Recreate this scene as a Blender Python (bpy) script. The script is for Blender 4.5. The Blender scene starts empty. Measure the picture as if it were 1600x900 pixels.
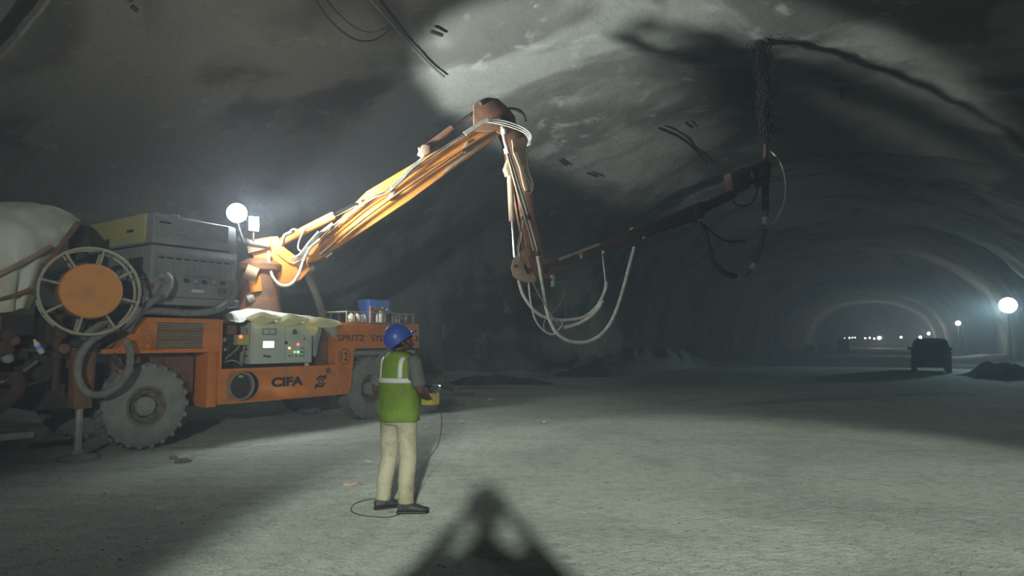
import bpy, bmesh, math, random
from mathutils import Vector, Matrix, noise
R = math.radians
rnd = random.Random(7)
scene = bpy.context.scene
C = scene.collection

# ------------------------------------------------------------------ camera
FPX, HOR, CAMH = 1050.0, 531.0, 1.55
PITCH = math.atan((HOR - 450) / FPX)
cam_d = bpy.data.cameras.new('camera')
cam_d.sensor_fit = 'HORIZONTAL'; cam_d.sensor_width = 36.0
cam_d.lens = 36.0 * FPX / 1600.0
cam_d.clip_start = 0.03; cam_d.clip_end = 600
cam = bpy.data.objects.new('camera', cam_d); C.objects.link(cam)
cam.location = (0, 0, CAMH); cam.rotation_euler = (R(90) + PITCH, 0, 0)
scene.camera = cam
CAM = Vector((0, 0, CAMH))

# ------------------------------------------------------------------ world, haze, exposure
world = bpy.data.worlds.new('tunnel_air'); scene.world = world
world.use_nodes = True
wn = world.node_tree; wn.nodes.clear()
wo = wn.nodes.new('ShaderNodeOutputWorld')
wb = wn.nodes.new('ShaderNodeBackground'); wb.inputs[0].default_value = (0.55, 0.62, 0.75, 1); wb.inputs[1].default_value = 0.0
wv = wn.nodes.new('ShaderNodeVolumeScatter')
wv.inputs['Color'].default_value = (0.74, 0.83, 1.0, 1)
wv.inputs['Density'].default_value = 0.007
wv.inputs['Anisotropy'].default_value = 0.35
wn.links.new(wb.outputs[0], wo.inputs['Surface'])
wn.links.new(wv.outputs[0], wo.inputs['Volume'])
vs = scene.view_settings
vs.view_transform = 'Standard'; vs.look = 'None'; vs.gamma = 1.0; vs.exposure = 0.0
vs.use_curve_mapping = False
try:
    scene.cycles.use_denoising = True
    scene.cycles.max_bounces = 6
    scene.cycles.volume_bounces = 1
except Exception:
    pass

# ------------------------------------------------------------------ pixel helpers (1600x900)
FW = Vector((0, math.cos(PITCH), math.sin(PITCH))); UP = Vector((0, -math.sin(PITCH), math.cos(PITCH)))
def ray(px, py):
    return Vector((1, 0, 0)) * ((px - 800) / FPX) + FW + UP * ((450 - py) / FPX)
def at_depth(px, py, Y):
    d = ray(px, py); return CAM + d * (Y / d.y)
def ground(px, py, z=0.0):
    d = ray(px, py); return CAM + d * ((z - CAMH) / d.z)

# machine frame: s along the machine (away, to the right), t across (away from us), z up
MA = R(35.5)
MEX = Vector((math.sin(MA), math.cos(MA), 0)); MEY = Vector((-math.cos(MA), math.sin(MA), 0))
MO = ground(236, 703)
MO = Vector((MO.x, MO.y, 0))
def MF(s, t, z): return MO + MEX * s + MEY * t + Vector((0, 0, z))
def onside(px, py, t=0.0):
    """pixel -> (s, z) on the machine plane t"""
    d = ray(px, py); n = MEY
    k = (MO + MEY * t - CAM).dot(n) / d.dot(n)
    p = CAM + d * k - MO
    return p.dot(MEX), p.z
def PM(px, py, t=0.0):
    s, z = onside(px, py, t); return MF(s, t, z)
MROT = Matrix(((MEX.x, MEY.x, 0, MO.x), (MEX.y, MEY.y, 0, MO.y), (0, 0, 1, 0), (0, 0, 0, 1)))

# tunnel frame
TA = R(28.9)
TEX = Vector((math.sin(TA), math.cos(TA), 0)); TEY = Vector((-math.cos(TA), math.sin(TA), 0))
def TF(s, t, z): return TEX * s + TEY * t + Vector((0, 0, z))
TC, THW, TZ0, TSH = 2.5, 10.5, 1.6, 7.5       # arch centre, half width, spring height, rise

# ------------------------------------------------------------------ lights (lamps of the place)
LAMP = (0.84, 0.96, 1.0)
def light(name, kind, loc, energy, color=LAMP, radius=0.12, aim=None, size=90, blend=0.3):
    d = bpy.data.lights.new(name, kind); d.energy = energy; d.color = color; d.shadow_soft_size = radius
    o = bpy.data.objects.new(name, d); C.objects.link(o); o.location = loc
    if kind == 'SPOT':
        d.spot_size = R(size); d.spot_blend = blend
        o.rotation_euler = (Vector(aim) - Vector(loc)).to_track_quat('-Z', 'Y').to_euler()
    return o
L1P = PM(370, 333, 0.35)
L2P = PM(396, 350, 0.45)
L4P = Vector((0.35, -10.5, 4.15))
L3P = at_depth(1575, 477, 42)
light('machine_round_lamp_light', 'SPOT', L1P + Vector((0.14, -0.20, 0.0)), 300, radius=0.14, aim=L1P + Vector((2.2, -1.7, -1.3)), size=178, blend=0.35)
light('machine_flood_light', 'SPOT', L2P + Vector((0.12, 0.0, 0.12)), 5600, color=(0.92, 1.0, 0.96), radius=0.28,
      aim=at_depth(930, 150, 17.5), size=52, blend=0.3)
light('machine_flood_spill_light', 'POINT', L2P + Vector((0.10, -0.06, 0.0)), 220, color=(1.0, 1.0, 0.9), radius=0.1)
t3 = light('side_flood_light', 'SPOT', L3P + Vector((-0.5, -0.6, 0)), 5000, color=(0.62, 0.96, 1.0), radius=0.4, aim=ground(1290, 592), size=34, blend=0.6)
t3.scale = (2.4, 1, 1)
t4 = light('tower_flood_light', 'SPOT', L4P + Vector((0, 0.25, -0.08)), 11500, color=(0.91, 1.0, 0.88), radius=0.16, aim=(2.15, 3.3, 0), size=15, blend=0.22)
t4.scale = (2.45, 1, 1)          # flat wide beam
light('tower_spill_light', 'SPOT', L4P + Vector((-0.55, 0.25, -0.05)), 4000, color=(0.96, 1.0, 0.93), radius=0.16, aim=(-2.9, 11.0, 2.5), size=20, blend=0.6).scale = (1.8, 1, 1)

# ------------------------------------------------------------------ materials
MATS = {}
def mat(name, col, rough=0.7, metal=0.0, col2=None, scale=6.0, amt=0.5, bump=0.0, bscale=40.0, emit=None, estr=0.0, alpha_dirt=None, spec=0.5, contrast=(0.4, 0.62)):
    if name in MATS: return MATS[name]
    m = bpy.data.materials.new(name); m.use_nodes = True
    nt = m.node_tree; b = nt.nodes['Principled BSDF']
    b.inputs['Base Color'].default_value = (*col, 1); b.inputs['Roughness'].default_value = rough; b.inputs['Metallic'].default_value = metal
    b.inputs['Specular IOR Level'].default_value = spec
    tc = nt.nodes.new('ShaderNodeTexCoord')
    if col2 is not None:
        nz = nt.nodes.new('ShaderNodeTexNoise'); nz.inputs['Scale'].default_value = scale; nz.inputs['Detail'].default_value = 6; nz.inputs['Roughness'].default_value = 0.62
        nt.links.new(tc.outputs['Object'], nz.inputs['Vector'])
        rp = nt.nodes.new('ShaderNodeMapRange'); rp.inputs[1].default_value = contrast[0]; rp.inputs[2].default_value = contrast[1]; rp.inputs[3].default_value = 0; rp.inputs[4].default_value = amt
        nt.links.new(nz.outputs['Fac'], rp.inputs[0])
        mx = nt.nodes.new('ShaderNodeMix'); mx.data_type = 'RGBA'
        mx.inputs[6].default_value = (*col, 1); mx.inputs[7].default_value = (*col2, 1)
        nt.links.new(rp.outputs[0], mx.inputs[0]); nt.links.new(mx.outputs[2], b.inputs['Base Color'])
    if bump > 0:
        n2 = nt.nodes.new('ShaderNodeTexNoise'); n2.inputs['Scale'].default_value = bscale; n2.inputs['Detail'].default_value = 5
        nt.links.new(tc.outputs['Object'], n2.inputs['Vector'])
        bp = nt.nodes.new('ShaderNodeBump'); bp.inputs['Strength'].default_value = bump; bp.inputs['Distance'].default_value = 0.03
        nt.links.new(n2.outputs['Fac'], bp.inputs['Height']); nt.links.new(bp.outputs[0], b.inputs['Normal'])
    if emit is not None:
        b.inputs['Emission Color'].default_value = (*emit, 1); b.inputs['Emission Strength'].default_value = estr
    MATS[name] = m
    return m

def concrete_mat(name, base, dark, light_c, floor=False):
    """sprayed concrete / trodden ground: large tone patches, streaks, grain and bump in world metres"""
    m = bpy.data.materials.new(name); m.use_nodes = True
    nt = m.node_tree; b = nt.nodes['Principled BSDF']; L = nt.links.new
    g = nt.nodes.new('ShaderNodeNewGeometry')
    def nz(scale, detail=5, rough=0.6, dist=0.0, vec=None):
        n = nt.nodes.new('ShaderNodeTexNoise'); n.inputs['Scale'].default_value = scale; n.inputs['Detail'].default_value = detail
        n.inputs['Roughness'].default_value = rough; n.inputs['Distortion'].default_value = dist
        L(vec if vec is not None else g.outputs['Position'], n.inputs['Vector']); return n
    def mr(src, a, c, lo=0.0, hi=1.0, smooth=True):
        n = nt.nodes.new('ShaderNodeMapRange'); n.inputs[1].default_value = a; n.inputs[2].default_value = c; n.inputs[3].default_value = lo; n.inputs[4].default_value = hi
        if smooth: n.interpolation_type = 'SMOOTHSTEP'
        L(src, n.inputs[0]); return n
    def mix(fac, a, c):
        n = nt.nodes.new('ShaderNodeMix'); n.data_type = 'RGBA'
        L(fac, n.inputs[0])
        for i, v in ((6, a), (7, c)):
            if isinstance(v, tuple): n.inputs[i].default_value = (*v, 1)
            else: L(v, n.inputs[i])
        return n.outputs[2]
    big = nz(0.22 if not floor else 0.5, 4, 0.55, 0.6)
    med = nz(0.9 if not floor else 1.6, 6, 0.65, 0.3)
    fine = nz(14 if not floor else 22, 4, 0.7)
    c = mix(mr(big.outputs['Fac'], 0.46, 0.60, 0, 0.4 if floor else 0.9).outputs[0], base, dark)
    c = mix(mr(med.outputs['Fac'], 0.56, 0.72, 0, 0.75 if not floor else 0.4).outputs[0], c, light_c)
    c = mix(mr(fine.outputs['Fac'], 0.5, 0.75, 0, 0.45).outputs[0], c, dark)
    if floor:
        mp = nt.nodes.new('ShaderNodeMapping'); mp.inputs['Rotation'].default_value = (0, 0, R(61)); mp.inputs['Scale'].default_value = (0.18, 2.2, 1)
        L(g.outputs['Position'], mp.inputs['Vector'])
        tr = nz(1.0, 4, 0.6, 0.4, mp.outputs[0])
        c = mix(mr(tr.outputs['Fac'], 0.50, 0.70, 0, 0.4).outputs[0], c, dark)
        s2_ = nz(6.5, 6, 0.72)
        c = mix(mr(s2_.outputs['Fac'], 0.48, 0.66, 0, 0.55).outputs[0], c, dark)
        c = mix(mr(s2_.outputs['Fac'], 0.47, 0.33, 0, 0.35).outputs[0], c, light_c)
        sp = nz(45, 3, 0.6)
        c = mix(mr(sp.outputs['Fac'], 0.60, 0.70, 0, 0.75).outputs[0], c, (0.03, 0.03, 0.028))
    L(c, b.inputs['Base Color'])
    b.inputs['Roughness'].default_value = 0.9; b.inputs['Specular IOR Level'].default_value = 0.25
    if 'Diffuse Roughness' in b.inputs: b.inputs['Diffuse Roughness'].default_value = 0.9
    h1 = nz(1.3, 6, 0.62); h2 = nz(9 if not floor else 16, 5, 0.7)
    b1 = nt.nodes.new('ShaderNodeBump'); b1.inputs['Strength'].default_value = 0.35 if not floor else 0.25; b1.inputs['Distance'].default_value = 0.3 if not floor else 0.12
    L(h1.outputs['Fac'], b1.inputs['Height'])
    b2 = nt.nodes.new('ShaderNodeBump'); b2.inputs['Strength'].default_value = 0.5; b2.inputs['Distance'].default_value = 0.05 if not floor else 0.06
    L(h2.outputs['Fac'], b2.inputs['Height']); L(b1.outputs[0], b2.inputs['Normal'])
    L(b2.outputs[0], b.inputs['Normal'])
    MATS[name] = m
    return m

M_WALL = concrete_mat('sprayed_concrete', (0.245, 0.255, 0.235), (0.10, 0.097, 0.09), (0.36, 0.385, 0.375))
M_FLOOR = concrete_mat('trodden_ground', (0.40, 0.435, 0.39), (0.22, 0.235, 0.21), (0.50, 0.53, 0.49), floor=True)
M_OR = mat('orange_paint', (0.68, 0.195, 0.018), 0.5, 0, (0.22, 0.10, 0.05), 3.0, 0.55, 0.05, 60, contrast=(0.48, 0.75))
M_BOOM = mat('boom_orange_paint', (0.68, 0.27, 0.05), 0.5, 0, (0.30, 0.17, 0.10), 2.5, 0.7, 0.08, 40, contrast=(0.48, 0.72))
M_RUST = mat('brown_dirty_paint', (0.24, 0.105, 0.05), 0.75, 0, (0.10, 0.07, 0.055), 5, 0.8, 0.2, 40)
M_ARM3 = mat('caked_dark_paint', (0.075, 0.042, 0.034), 0.85, 0, (0.05, 0.045, 0.04), 5, 0.8, 0.3, 30)
M_RUST_SHADED = mat('shaded_rusty_steel', (0.075, 0.04, 0.028), 0.8, 0, (0.04, 0.034, 0.03), 6, 0.8, 0.3, 40)  # rust brown painted darker to stand for the shade at the pump end
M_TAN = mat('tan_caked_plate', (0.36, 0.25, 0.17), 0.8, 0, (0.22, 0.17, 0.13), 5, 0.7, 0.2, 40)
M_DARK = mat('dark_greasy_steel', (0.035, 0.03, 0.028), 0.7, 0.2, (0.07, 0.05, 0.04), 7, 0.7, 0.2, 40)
M_STEEL = mat('dusty_steel', (0.33, 0.32, 0.30), 0.55, 0.35, (0.2, 0.18, 0.16), 9, 0.6, 0.1, 50)
M_CHROME = mat('chrome_rod', (0.75, 0.76, 0.77), 0.18, 1.0)
M_GREY = mat('grey_engine_paint', (0.215, 0.225, 0.235), 0.6, 0, (0.30, 0.30, 0.28), 3, 0.6, 0.05, 60)
M_GREY2 = mat('dusty_grey_panel', (0.235, 0.25, 0.235), 0.75, 0, (0.15, 0.16, 0.16), 6, 0.6, 0.1, 60)
M_YEL = mat('faded_yellow_paint', (0.50, 0.42, 0.10), 0.6, 0, (0.36, 0.37, 0.19), 1.2, 0.9, 0.03, 60)
M_TYRE = mat('dusty_tyre_rubber', (0.25, 0.26, 0.24), 0.9, 0, (0.16, 0.16, 0.15), 5, 0.6, 0.2, 60)
M_HUB = mat('dusty_hub', (0.27, 0.275, 0.26), 0.9, 0, (0.18, 0.17, 0.15), 8, 0.6, 0.1, 60)
M_RIM = mat('dirty_rim', (0.12, 0.09, 0.07), 0.85, 0, (0.22, 0.2, 0.17), 9, 0.7, 0.2, 60)
M_HOSE = mat('dusty_hose_rubber', (0.16, 0.16, 0.15), 0.8, 0, (0.26, 0.25, 0.23), 9, 0.7, 0.2, 60)
M_HOSEW = mat('caked_pale_hose', (0.62, 0.61, 0.56), 0.75, 0, (0.30, 0.29, 0.26), 9, 0.6, 0.2, 60)
M_HOSEK = mat('black_hose', (0.03, 0.03, 0.03), 0.7, 0, (0.07, 0.065, 0.06), 9, 0.7)
M_PIPE = mat('grey_delivery_pipe', (0.36, 0.35, 0.33), 0.4, 0.6, (0.28, 0.18, 0.12), 4, 0.7)
M_TARP = mat('pale_tarpaulin', (0.55, 0.59, 0.52), 0.75, 0, (0.46, 0.32, 0.15), 1.1, 0.85, 0.15, 20, contrast=(0.5, 0.66))
M_TARPY = mat('yellow_tarpaulin_face', (0.80, 0.70, 0.30), 0.7, 0, (0.70, 0.66, 0.42), 5, 0.6)
M_TARPG = mat('grey_white_tarpaulin', (0.20, 0.215, 0.205), 0.7, 0, (0.36, 0.37, 0.33), 5, 0.9)
M_CAB = mat('pale_green_cabinet', (0.50, 0.56, 0.47), 0.5, 0, (0.44, 0.47, 0.38), 6, 0.5)
M_BLACK = mat('black_paint', (0.014, 0.012, 0.012), 0.6)
M_BROWNP = mat('dark_brown_print', (0.05, 0.024, 0.012), 0.7)
M_SCREEN = mat('lit_screen', (0.8, 0.85, 0.9), 0.4, emit=(0.9, 0.95, 1.0), estr=2.2)
M_LENS = mat('lamp_lens_lit', (0.9, 0.95, 0.95), 0.3, emit=(0.80, 1.0, 0.98), estr=60)
M_LENS2 = mat('flood_lens_lit', (0.9, 0.95, 0.95), 0.3, emit=(0.85, 1.0, 0.96), estr=40)
M_LENSF = mat('far_lamp_lens_lit', (0.9, 0.9, 0.8), 0.3, emit=(1.0, 0.97, 0.86), estr=25)
M_LED_R = mat('red_pilot_light', (0.8, 0.1, 0.05), 0.3, emit=(1.0, 0.10, 0.06), estr=4)
M_LED_O = mat('orange_pilot_light', (0.9, 0.4, 0.1), 0.3, emit=(1.0, 0.42, 0.16), estr=4)
M_LED_Y = mat('yellow_pilot_light', (0.8, 0.7, 0.1), 0.3, emit=(0.9, 0.8, 0.05), estr=2)
M_LED_G = mat('green_pilot_light', (0.1, 0.8, 0.3), 0.3, emit=(0.15, 1.0, 0.40), estr=4)
M_BTN = mat('dark_green_button', (0.05, 0.11, 0.085), 0.5)
M_BTN2 = mat('brown_button', (0.20, 0.13, 0.09), 0.5)
M_WHITE = mat('dusty_white_plastic', (0.62, 0.63, 0.56), 0.6, 0, (0.45, 0.45, 0.38), 9, 0.6)
M_BLUE = mat('blue_plastic', (0.13, 0.28, 0.85), 0.45, 0, (0.20, 0.38, 0.9), 3, 0.6)
M_WOOD = mat('orange_wood', (0.52, 0.27, 0.11), 0.7, 0, (0.35, 0.2, 0.09), 14, 0.6)
M_PALEWOOD = mat('pale_dusty_frame', (0.42, 0.39, 0.30), 0.8, 0, (0.28, 0.26, 0.2), 14, 0.6)
M_ROCK = mat('dark_rubble', (0.14, 0.13, 0.115), 0.95, 0, (0.07, 0.06, 0.055), 3, 0.8, 0.5, 12)
M_ROCKL = mat('grey_stone', (0.27, 0.28, 0.255), 0.95, 0, (0.18, 0.18, 0.16), 5, 0.8, 0.5, 20)
M_PALE = mat('pale_paper', (0.66, 0.66, 0.60), 0.85, 0, (0.5, 0.48, 0.42), 12, 0.6)
M_PEACH = mat('peach_wrapper', (0.62, 0.38, 0.25), 0.7, 0, (0.45, 0.3, 0.22), 20, 0.6)
M_SKIN = mat('brown_skin', (0.17, 0.085, 0.055), 0.6, 0, (0.13, 0.065, 0.042), 12, 0.5)
M_HAIR = mat('black_hair', (0.012, 0.010, 0.009), 0.8)
M_VEST = mat('lime_safety_vest', (0.25, 0.40, 0.06), 0.85, 0, (0.18, 0.27, 0.055), 7, 0.7, 0.25, 28)
M_STRIP = mat('reflective_silver_tape', (0.92, 0.94, 0.95), 0.45, 0.0)
M_SHIRT = mat('grey_tshirt', (0.20, 0.215, 0.20), 0.9, 0, (0.15, 0.16, 0.15), 8, 0.6, 0.25, 30)
M_KHAKI = mat('khaki_trousers', (0.40, 0.37, 0.27), 0.9, 0, (0.19, 0.16, 0.10), 4, 0.75, 0.3, 22, contrast=(0.48, 0.68))
M_SHOE = mat('black_boot_leather', (0.03, 0.03, 0.034), 0.65, 0, (0.08, 0.075, 0.075), 12, 0.5)
M_HELM = mat('blue_helmet_plastic', (0.07, 0.13, 0.52), 0.35)
M_REMOTE = mat('yellow_remote_plastic', (0.62, 0.50, 0.09), 0.5, 0, (0.45, 0.4, 0.2), 15, 0.6)
M_CAR = mat('dark_car_paint', (0.020, 0.019, 0.020), 0.35, 0.0)
M_GLASS = mat('dark_car_glass', (0.03, 0.045, 0.04), 0.12, 0.0)
M_JET = mat('wet_concrete_spray', (0.035, 0.033, 0.030), 0.7)
M_CLOTH2 = mat('dark_blue_shirt', (0.05, 0.06, 0.10), 0.9)
M_CLOTH3 = mat('dark_trousers', (0.04, 0.04, 0.045), 0.9)

# ------------------------------------------------------------------ mesh builder (world coordinates in, local out)
WM = {}
def empty(name, mtx, label=None, cat=None, group=None):
    o = bpy.data.objects.new(name, None); C.objects.link(o); o.matrix_world = mtx; o.empty_display_size = 0.2
    WM[o] = mtx.copy()
    if label: o['label'] = label
    if cat: o['category'] = cat
    if group: o['group'] = group
    return o
def tag(o, label=None, cat=None, group=None, kind=None):
    if label: o['label'] = label
    if cat: o['category'] = cat
    if group: o['group'] = group
    if kind: o['kind'] = kind
    return o
def smooth_path(pts, n=6):
    pts = [Vector(p) for p in pts]
    if len(pts) < 3: return pts
    out = []
    P = [pts[0] * 2 - pts[1]] + pts + [pts[-1] * 2 - pts[-2]]
    for i in range(1, len(P) - 2):
        a, b, c, d = P[i - 1], P[i], P[i + 1], P[i + 2]
        for k in range(n):
            u = k / n
            out.append(0.5 * ((2 * b) + (c - a) * u + (2 * a - 5 * b + 4 * c - d) * u * u + (3 * b - a - 3 * c + d) * u ** 3))
    out.append(pts[-1]); return out
class MB:
    def __init__(s): s.v = []; s.f = []
    def add(s, vs_, fs_):
        o = len(s.v); s.v += [Vector(p) for p in vs_]; s.f += [tuple(i + o for i in f) for f in fs_]; return s
    def box(s, fr, lo, hi):
        c = [fr(x, y, z) for x in (lo[0], hi[0]) for y in (lo[1], hi[1]) for z in (lo[2], hi[2])]
        return s.add(c, [(0, 1, 3, 2), (4, 6, 7, 5), (0, 4, 5, 1), (2, 3, 7, 6), (0, 2, 6, 4), (1, 5, 7, 3)])
    def prism(s, pts, vec):
        n = len(pts); a = [Vector(p) for p in pts]; b = [p + vec for p in a]
        return s.add(a + b, [tuple(range(n))[::-1], tuple(range(n, 2 * n))] + [(i, (i + 1) % n, n + (i + 1) % n, n + i) for i in range(n)])
    def tube(s, pts, r, seg=8, smooth=0, corr=None):
        pts = smooth_path(pts, smooth) if smooth else [Vector(p) for p in pts]
        n = len(pts); rr = r if isinstance(r, (list, tuple)) else None
        tang = []
        for i in range(n):
            d = pts[min(i + 1, n - 1)] - pts[max(i - 1, 0)]
            tang.append(d.normalized() if d.length > 1e-9 else Vector((0, 0, 1)))
        ref = Vector((0, 0, 1)) if abs(tang[0].z) < 0.9 else Vector((1, 0, 0))
        u = tang[0].cross(ref).normalized(); vv = []; ff = []
        for i in range(n):
            u = (u - tang[i] * u.dot(tang[i])).normalized(); w = tang[i].cross(u)
            if rr:
                x = i / (n - 1) * (len(rr) - 1); k = min(int(x), len(rr) - 2); rad = rr[k] + (rr[k + 1] - rr[k]) * (x - k)
            else: rad = r
            if corr: rad *= 1 + corr * (1 if i % 2 else -1)
            for j in range(seg):
                a = 2 * math.pi * j / seg
                vv.append(pts[i] + (u * math.cos(a) + w * math.sin(a)) * rad)
        for i in range(n - 1):
            for j in range(seg):
                ff.append((i * seg + j, i * seg + (j + 1) % seg, (i + 1) * seg + (j + 1) % seg, (i + 1) * seg + j))
        ff.append(tuple(range(seg))[::-1]); ff.append(tuple(range((n - 1) * seg, n * seg)))
        return s.add(vv, ff)
    def lathe(s, org, axis, prof, seg=32, closed=False):
        axis = Vector(axis).normalized(); ref = Vector((0, 0, 1)) if abs(axis.z) < 0.9 else Vector((1, 0, 0))
        u = axis.cross(ref).normalized(); w = axis.cross(u); org = Vector(org); vv = []; ff = []
        for (r, h) in prof:
            for j in range(seg):
                a = 2 * math.pi * j / seg
                vv.append(org + axis * h + (u * math.cos(a) + w * math.sin(a)) * r)
        n = len(prof)
        for i in range(n - 1 if not closed else n):
            k = (i + 1) % n
            for j in range(seg):
                ff.append((i * seg + j, i * seg + (j + 1) % seg, k * seg + (j + 1) % seg, k * seg + j))
        if not closed:
            ff.append(tuple(range(seg))[::-1]); ff.append(tuple(range((n - 1) * seg, n * seg)))
        return s.add(vv, ff)
    def ring(s, org, axis, R_, r, seg=40, sg=8):
        return s.lathe(org, axis, [(R_ + r * math.cos(2 * math.pi * k / sg), r * math.sin(2 * math.pi * k / sg)) for k in range(sg)], seg, True)
    def ell(s, c, ax, seg=16, rings=10):
        """ellipsoid, ax = three vectors"""
        c = Vector(c); a, b, d = [Vector(x) for x in ax]; vv = [c - d]; ff = []
        for i in range(1, rings):
            th = math.pi * i / rings
            for j in range(seg):
                ph = 2 * math.pi * j / seg
                vv.append(c - d * math.cos(th) + (a * math.cos(ph) + b * math.sin(ph)) * math.sin(th))
        vv.append(c + d); n = len(vv)
        for j in range(seg): ff.append((0, 1 + (j + 1) % seg, 1 + j)); ff.append((n - 1, n - 1 - seg + j, n - 1 - seg + (j + 1) % seg))
        for i in range(rings - 2):
            for j in range(seg):
                o = 1 + i * seg
                ff.append((o + j, o + (j + 1) % seg, o + seg + (j + 1) % seg, o + seg + j))
        return s.add(vv, ff)
    def cap(s, a, b, ra, rb, seg=14):
        """tapered capsule"""
        a = Vector(a); b = Vector(b); d = (b - a); L = d.length; d.normalize()
        prof = [(ra * math.sin(t), -ra * math.cos(t)) for t in (0.12, 0.5, 0.9, 1.25)] + [(ra, 0.0), (rb, L)] + [(rb * math.cos(t), L + rb * math.sin(t)) for t in (0.32, 0.67, 1.07, 1.45)]
        return s.lathe(a, d, prof, seg)
    def sheet(s, rows):
        n = len(rows[0]); vv = [p for r in rows for p in r]
        return s.add(vv, [(i * n + j, i * n + j + 1, (i + 1) * n + j + 1, (i + 1) * n + j) for i in range(len(rows) - 1) for j in range(n - 1)])
    def build(s, name, material, parent=None, bevel=0.0, smooth=35, base=None, remesh=0.0, sm_it=0, solid=0.0, twosided=None):
        if parent is not None: M = WM[parent]
        else:
            if base is None:
                xs = [p.x for p in s.v]; ys = [p.y for p in s.v]; zs = [p.z for p in s.v]
                base = ((min(xs) + max(xs)) / 2, (min(ys) + max(ys)) / 2, min(zs))
            M = Matrix.Translation(base)
        I = M.inverted()
        me = bpy.data.meshes.new(name)
        me.from_pydata([I @ p for p in s.v], [], s.f)
        bm = bmesh.new(); bm.from_mesh(me)
        if not solid: bmesh.ops.recalc_face_normals(bm, faces=bm.faces)
        if bevel > 0:
            es = [e for e in bm.edges if len(e.link_faces) == 2 and e.calc_face_angle(0) > R(30)]
            bmesh.ops.bevel(bm, geom=es, offset=bevel, segments=2, profile=0.6, affect='EDGES', clamp_overlap=True)
        bm.to_mesh(me); bm.free()
        if remesh > 0 or solid:
            t = bpy.data.objects.new('tmp', me); C.objects.link(t)
            if solid:
                md = t.modifiers.new('s', 'SOLIDIFY'); md.thickness = solid; md.offset = 0
            if remesh > 0:
                md = t.modifiers.new('r', 'REMESH'); md.mode = 'VOXEL'; md.voxel_size = remesh
                if sm_it:
                    md2 = t.modifiers.new('s', 'SMOOTH'); md2.factor = 0.5; md2.iterations = sm_it
            dg = bpy.context.evaluated_depsgraph_get(); ev = t.evaluated_get(dg)
            me2 = bpy.data.meshes.new_from_object(ev); me2.name = name
            bpy.data.objects.remove(t); bpy.data.meshes.remove(me); me = me2
        if smooth:
            for p in me.polygons: p.use_smooth = True
            if smooth < 180: me.set_sharp_from_angle(angle=R(smooth))
        me.materials.clear(); me.materials.append(material)
        o = bpy.data.objects.new(name, me); C.objects.link(o)
        if parent is not None: o.parent = parent
        else: o.matrix_world = M
        WM[o] = M.copy()
        return o
def W(x, y, z): return Vector((x, y, z))
def frame(o, a, b, c):
    o = Vector(o); a = Vector(a); b = Vector(b); c = Vector(c)
    return lambda x, y, z: o + a * x + b * y + c * z
def boolcut(ob, mb):
    """cut the solid mb out of ob's mesh"""
    cu = mb.build('cutter', M_DARK, None)
    md = ob.modifiers.new('b', 'BOOLEAN'); md.operation = 'DIFFERENCE'; md.object = cu; md.solver = 'EXACT'
    bpy.context.view_layer.update()
    dg = bpy.context.evaluated_depsgraph_get()
    me = bpy.data.meshes.new_from_object(ob.evaluated_get(dg)); old = ob.data
    ob.modifiers.clear(); ob.data = me; me.name = old.name
    bpy.data.objects.remove(cu)
def text_part(txt, name, material, fr, x0, x1, z0, z1, parent, bold=0.0, depth=0.004, shear=0.0):
    """flat lettering filling x0..x1 by z0..z1 in frame fr(x, depth, z)"""
    cu = bpy.data.curves.new('t', 'FONT'); cu.body = txt; cu.offset = bold; cu.resolution_u = 4; cu.shear = shear
    t = bpy.data.objects.new('t', cu); C.objects.link(t)
    bpy.context.view_layer.update()
    me = bpy.data.meshes.new_from_object(t.evaluated_get(bpy.context.evaluated_depsgraph_get()))
    bpy.data.objects.remove(t)
    co = [v.co.copy() for v in me.vertices]; fs = [tuple(p.vertices) for p in me.polygons]
    ax = min(c.x for c in co); bx = max(c.x for c in co); ay = min(c.y for c in co); by = max(c.y for c in co)
    mb = MB(); mb.add([fr(x0 + (c.x - ax) / (bx - ax) * (x1 - x0), -depth, z0 + (c.y - ay) / (by - ay) * (z1 - z0)) for c in co], fs)
    bpy.data.meshes.remove(me)
    o = mb.build(name, material, parent, smooth=0)
    return o

# ------------------------------------------------------------------ the tunnel
def sstep(a, b, x):
    t = min(1, max(0, (x - a) / (b - a))); return t * t * (3 - 2 * t)
def widen(s):
    return 0.42 * sstep(30, 30.5, s) + 0.95 * sstep(50, 50.8, s) - 1.45 * sstep(80, 80.8, s) - 0.25 * sstep(128, 129, s)
def lwide(s):
    """the bay on the left where the machine stands"""
    return 3.3 * (1 - sstep(23.5, 29.5, s))
def tun_point(s, th, inset=0.0, rough=True):
    """th: 0 = right springing, pi = left springing; runs a little below"""
    w = widen(s) - inset
    wl_ = w + (lwide(s) if math.cos(th) < 0 else 0)
    c, sn = math.cos(th), math.sin(th)
    if sn < 0:   # below the springing the wall drops nearly straight
        q = TF(s, TC - (THW + wl_) * (1 if c > 0 else -1) * (1 - 0.10 * sn * sn), TZ0 + sn * 6.0)
        n = TEY * (-1 if c > 0 else 1)
    else:
        e = 0.92
        q = TF(s, TC - (THW + wl_) * math.copysign(abs(c) ** e, c), TZ0 + (TSH + w) * sn ** e)
        n = (TEY * (-c) + Vector((0, 0, sn))).normalized()
    if rough:
        k = 0.16 * noise.fractal(q * 0.33, 1.0, 2.0, 4) + 0.10 * noise.noise(q * 0.9 + Vector((7, 3, 1))) + 0.035 * noise.noise(q * 2.7)
        # rounds of lining: shallow hoops every few metres
        k += 0.03 * math.sin(s * 2 * math.pi / 4.5 + 0.6 * math.sin(th * 2)) 
        q = q + n * k
    return q
S_LIST = []
s = -24.0
while s < 185:
    S_LIST.append(s); s += 0.4 if s < 54 else (0.55 if s < 84 else 2.0)
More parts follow.
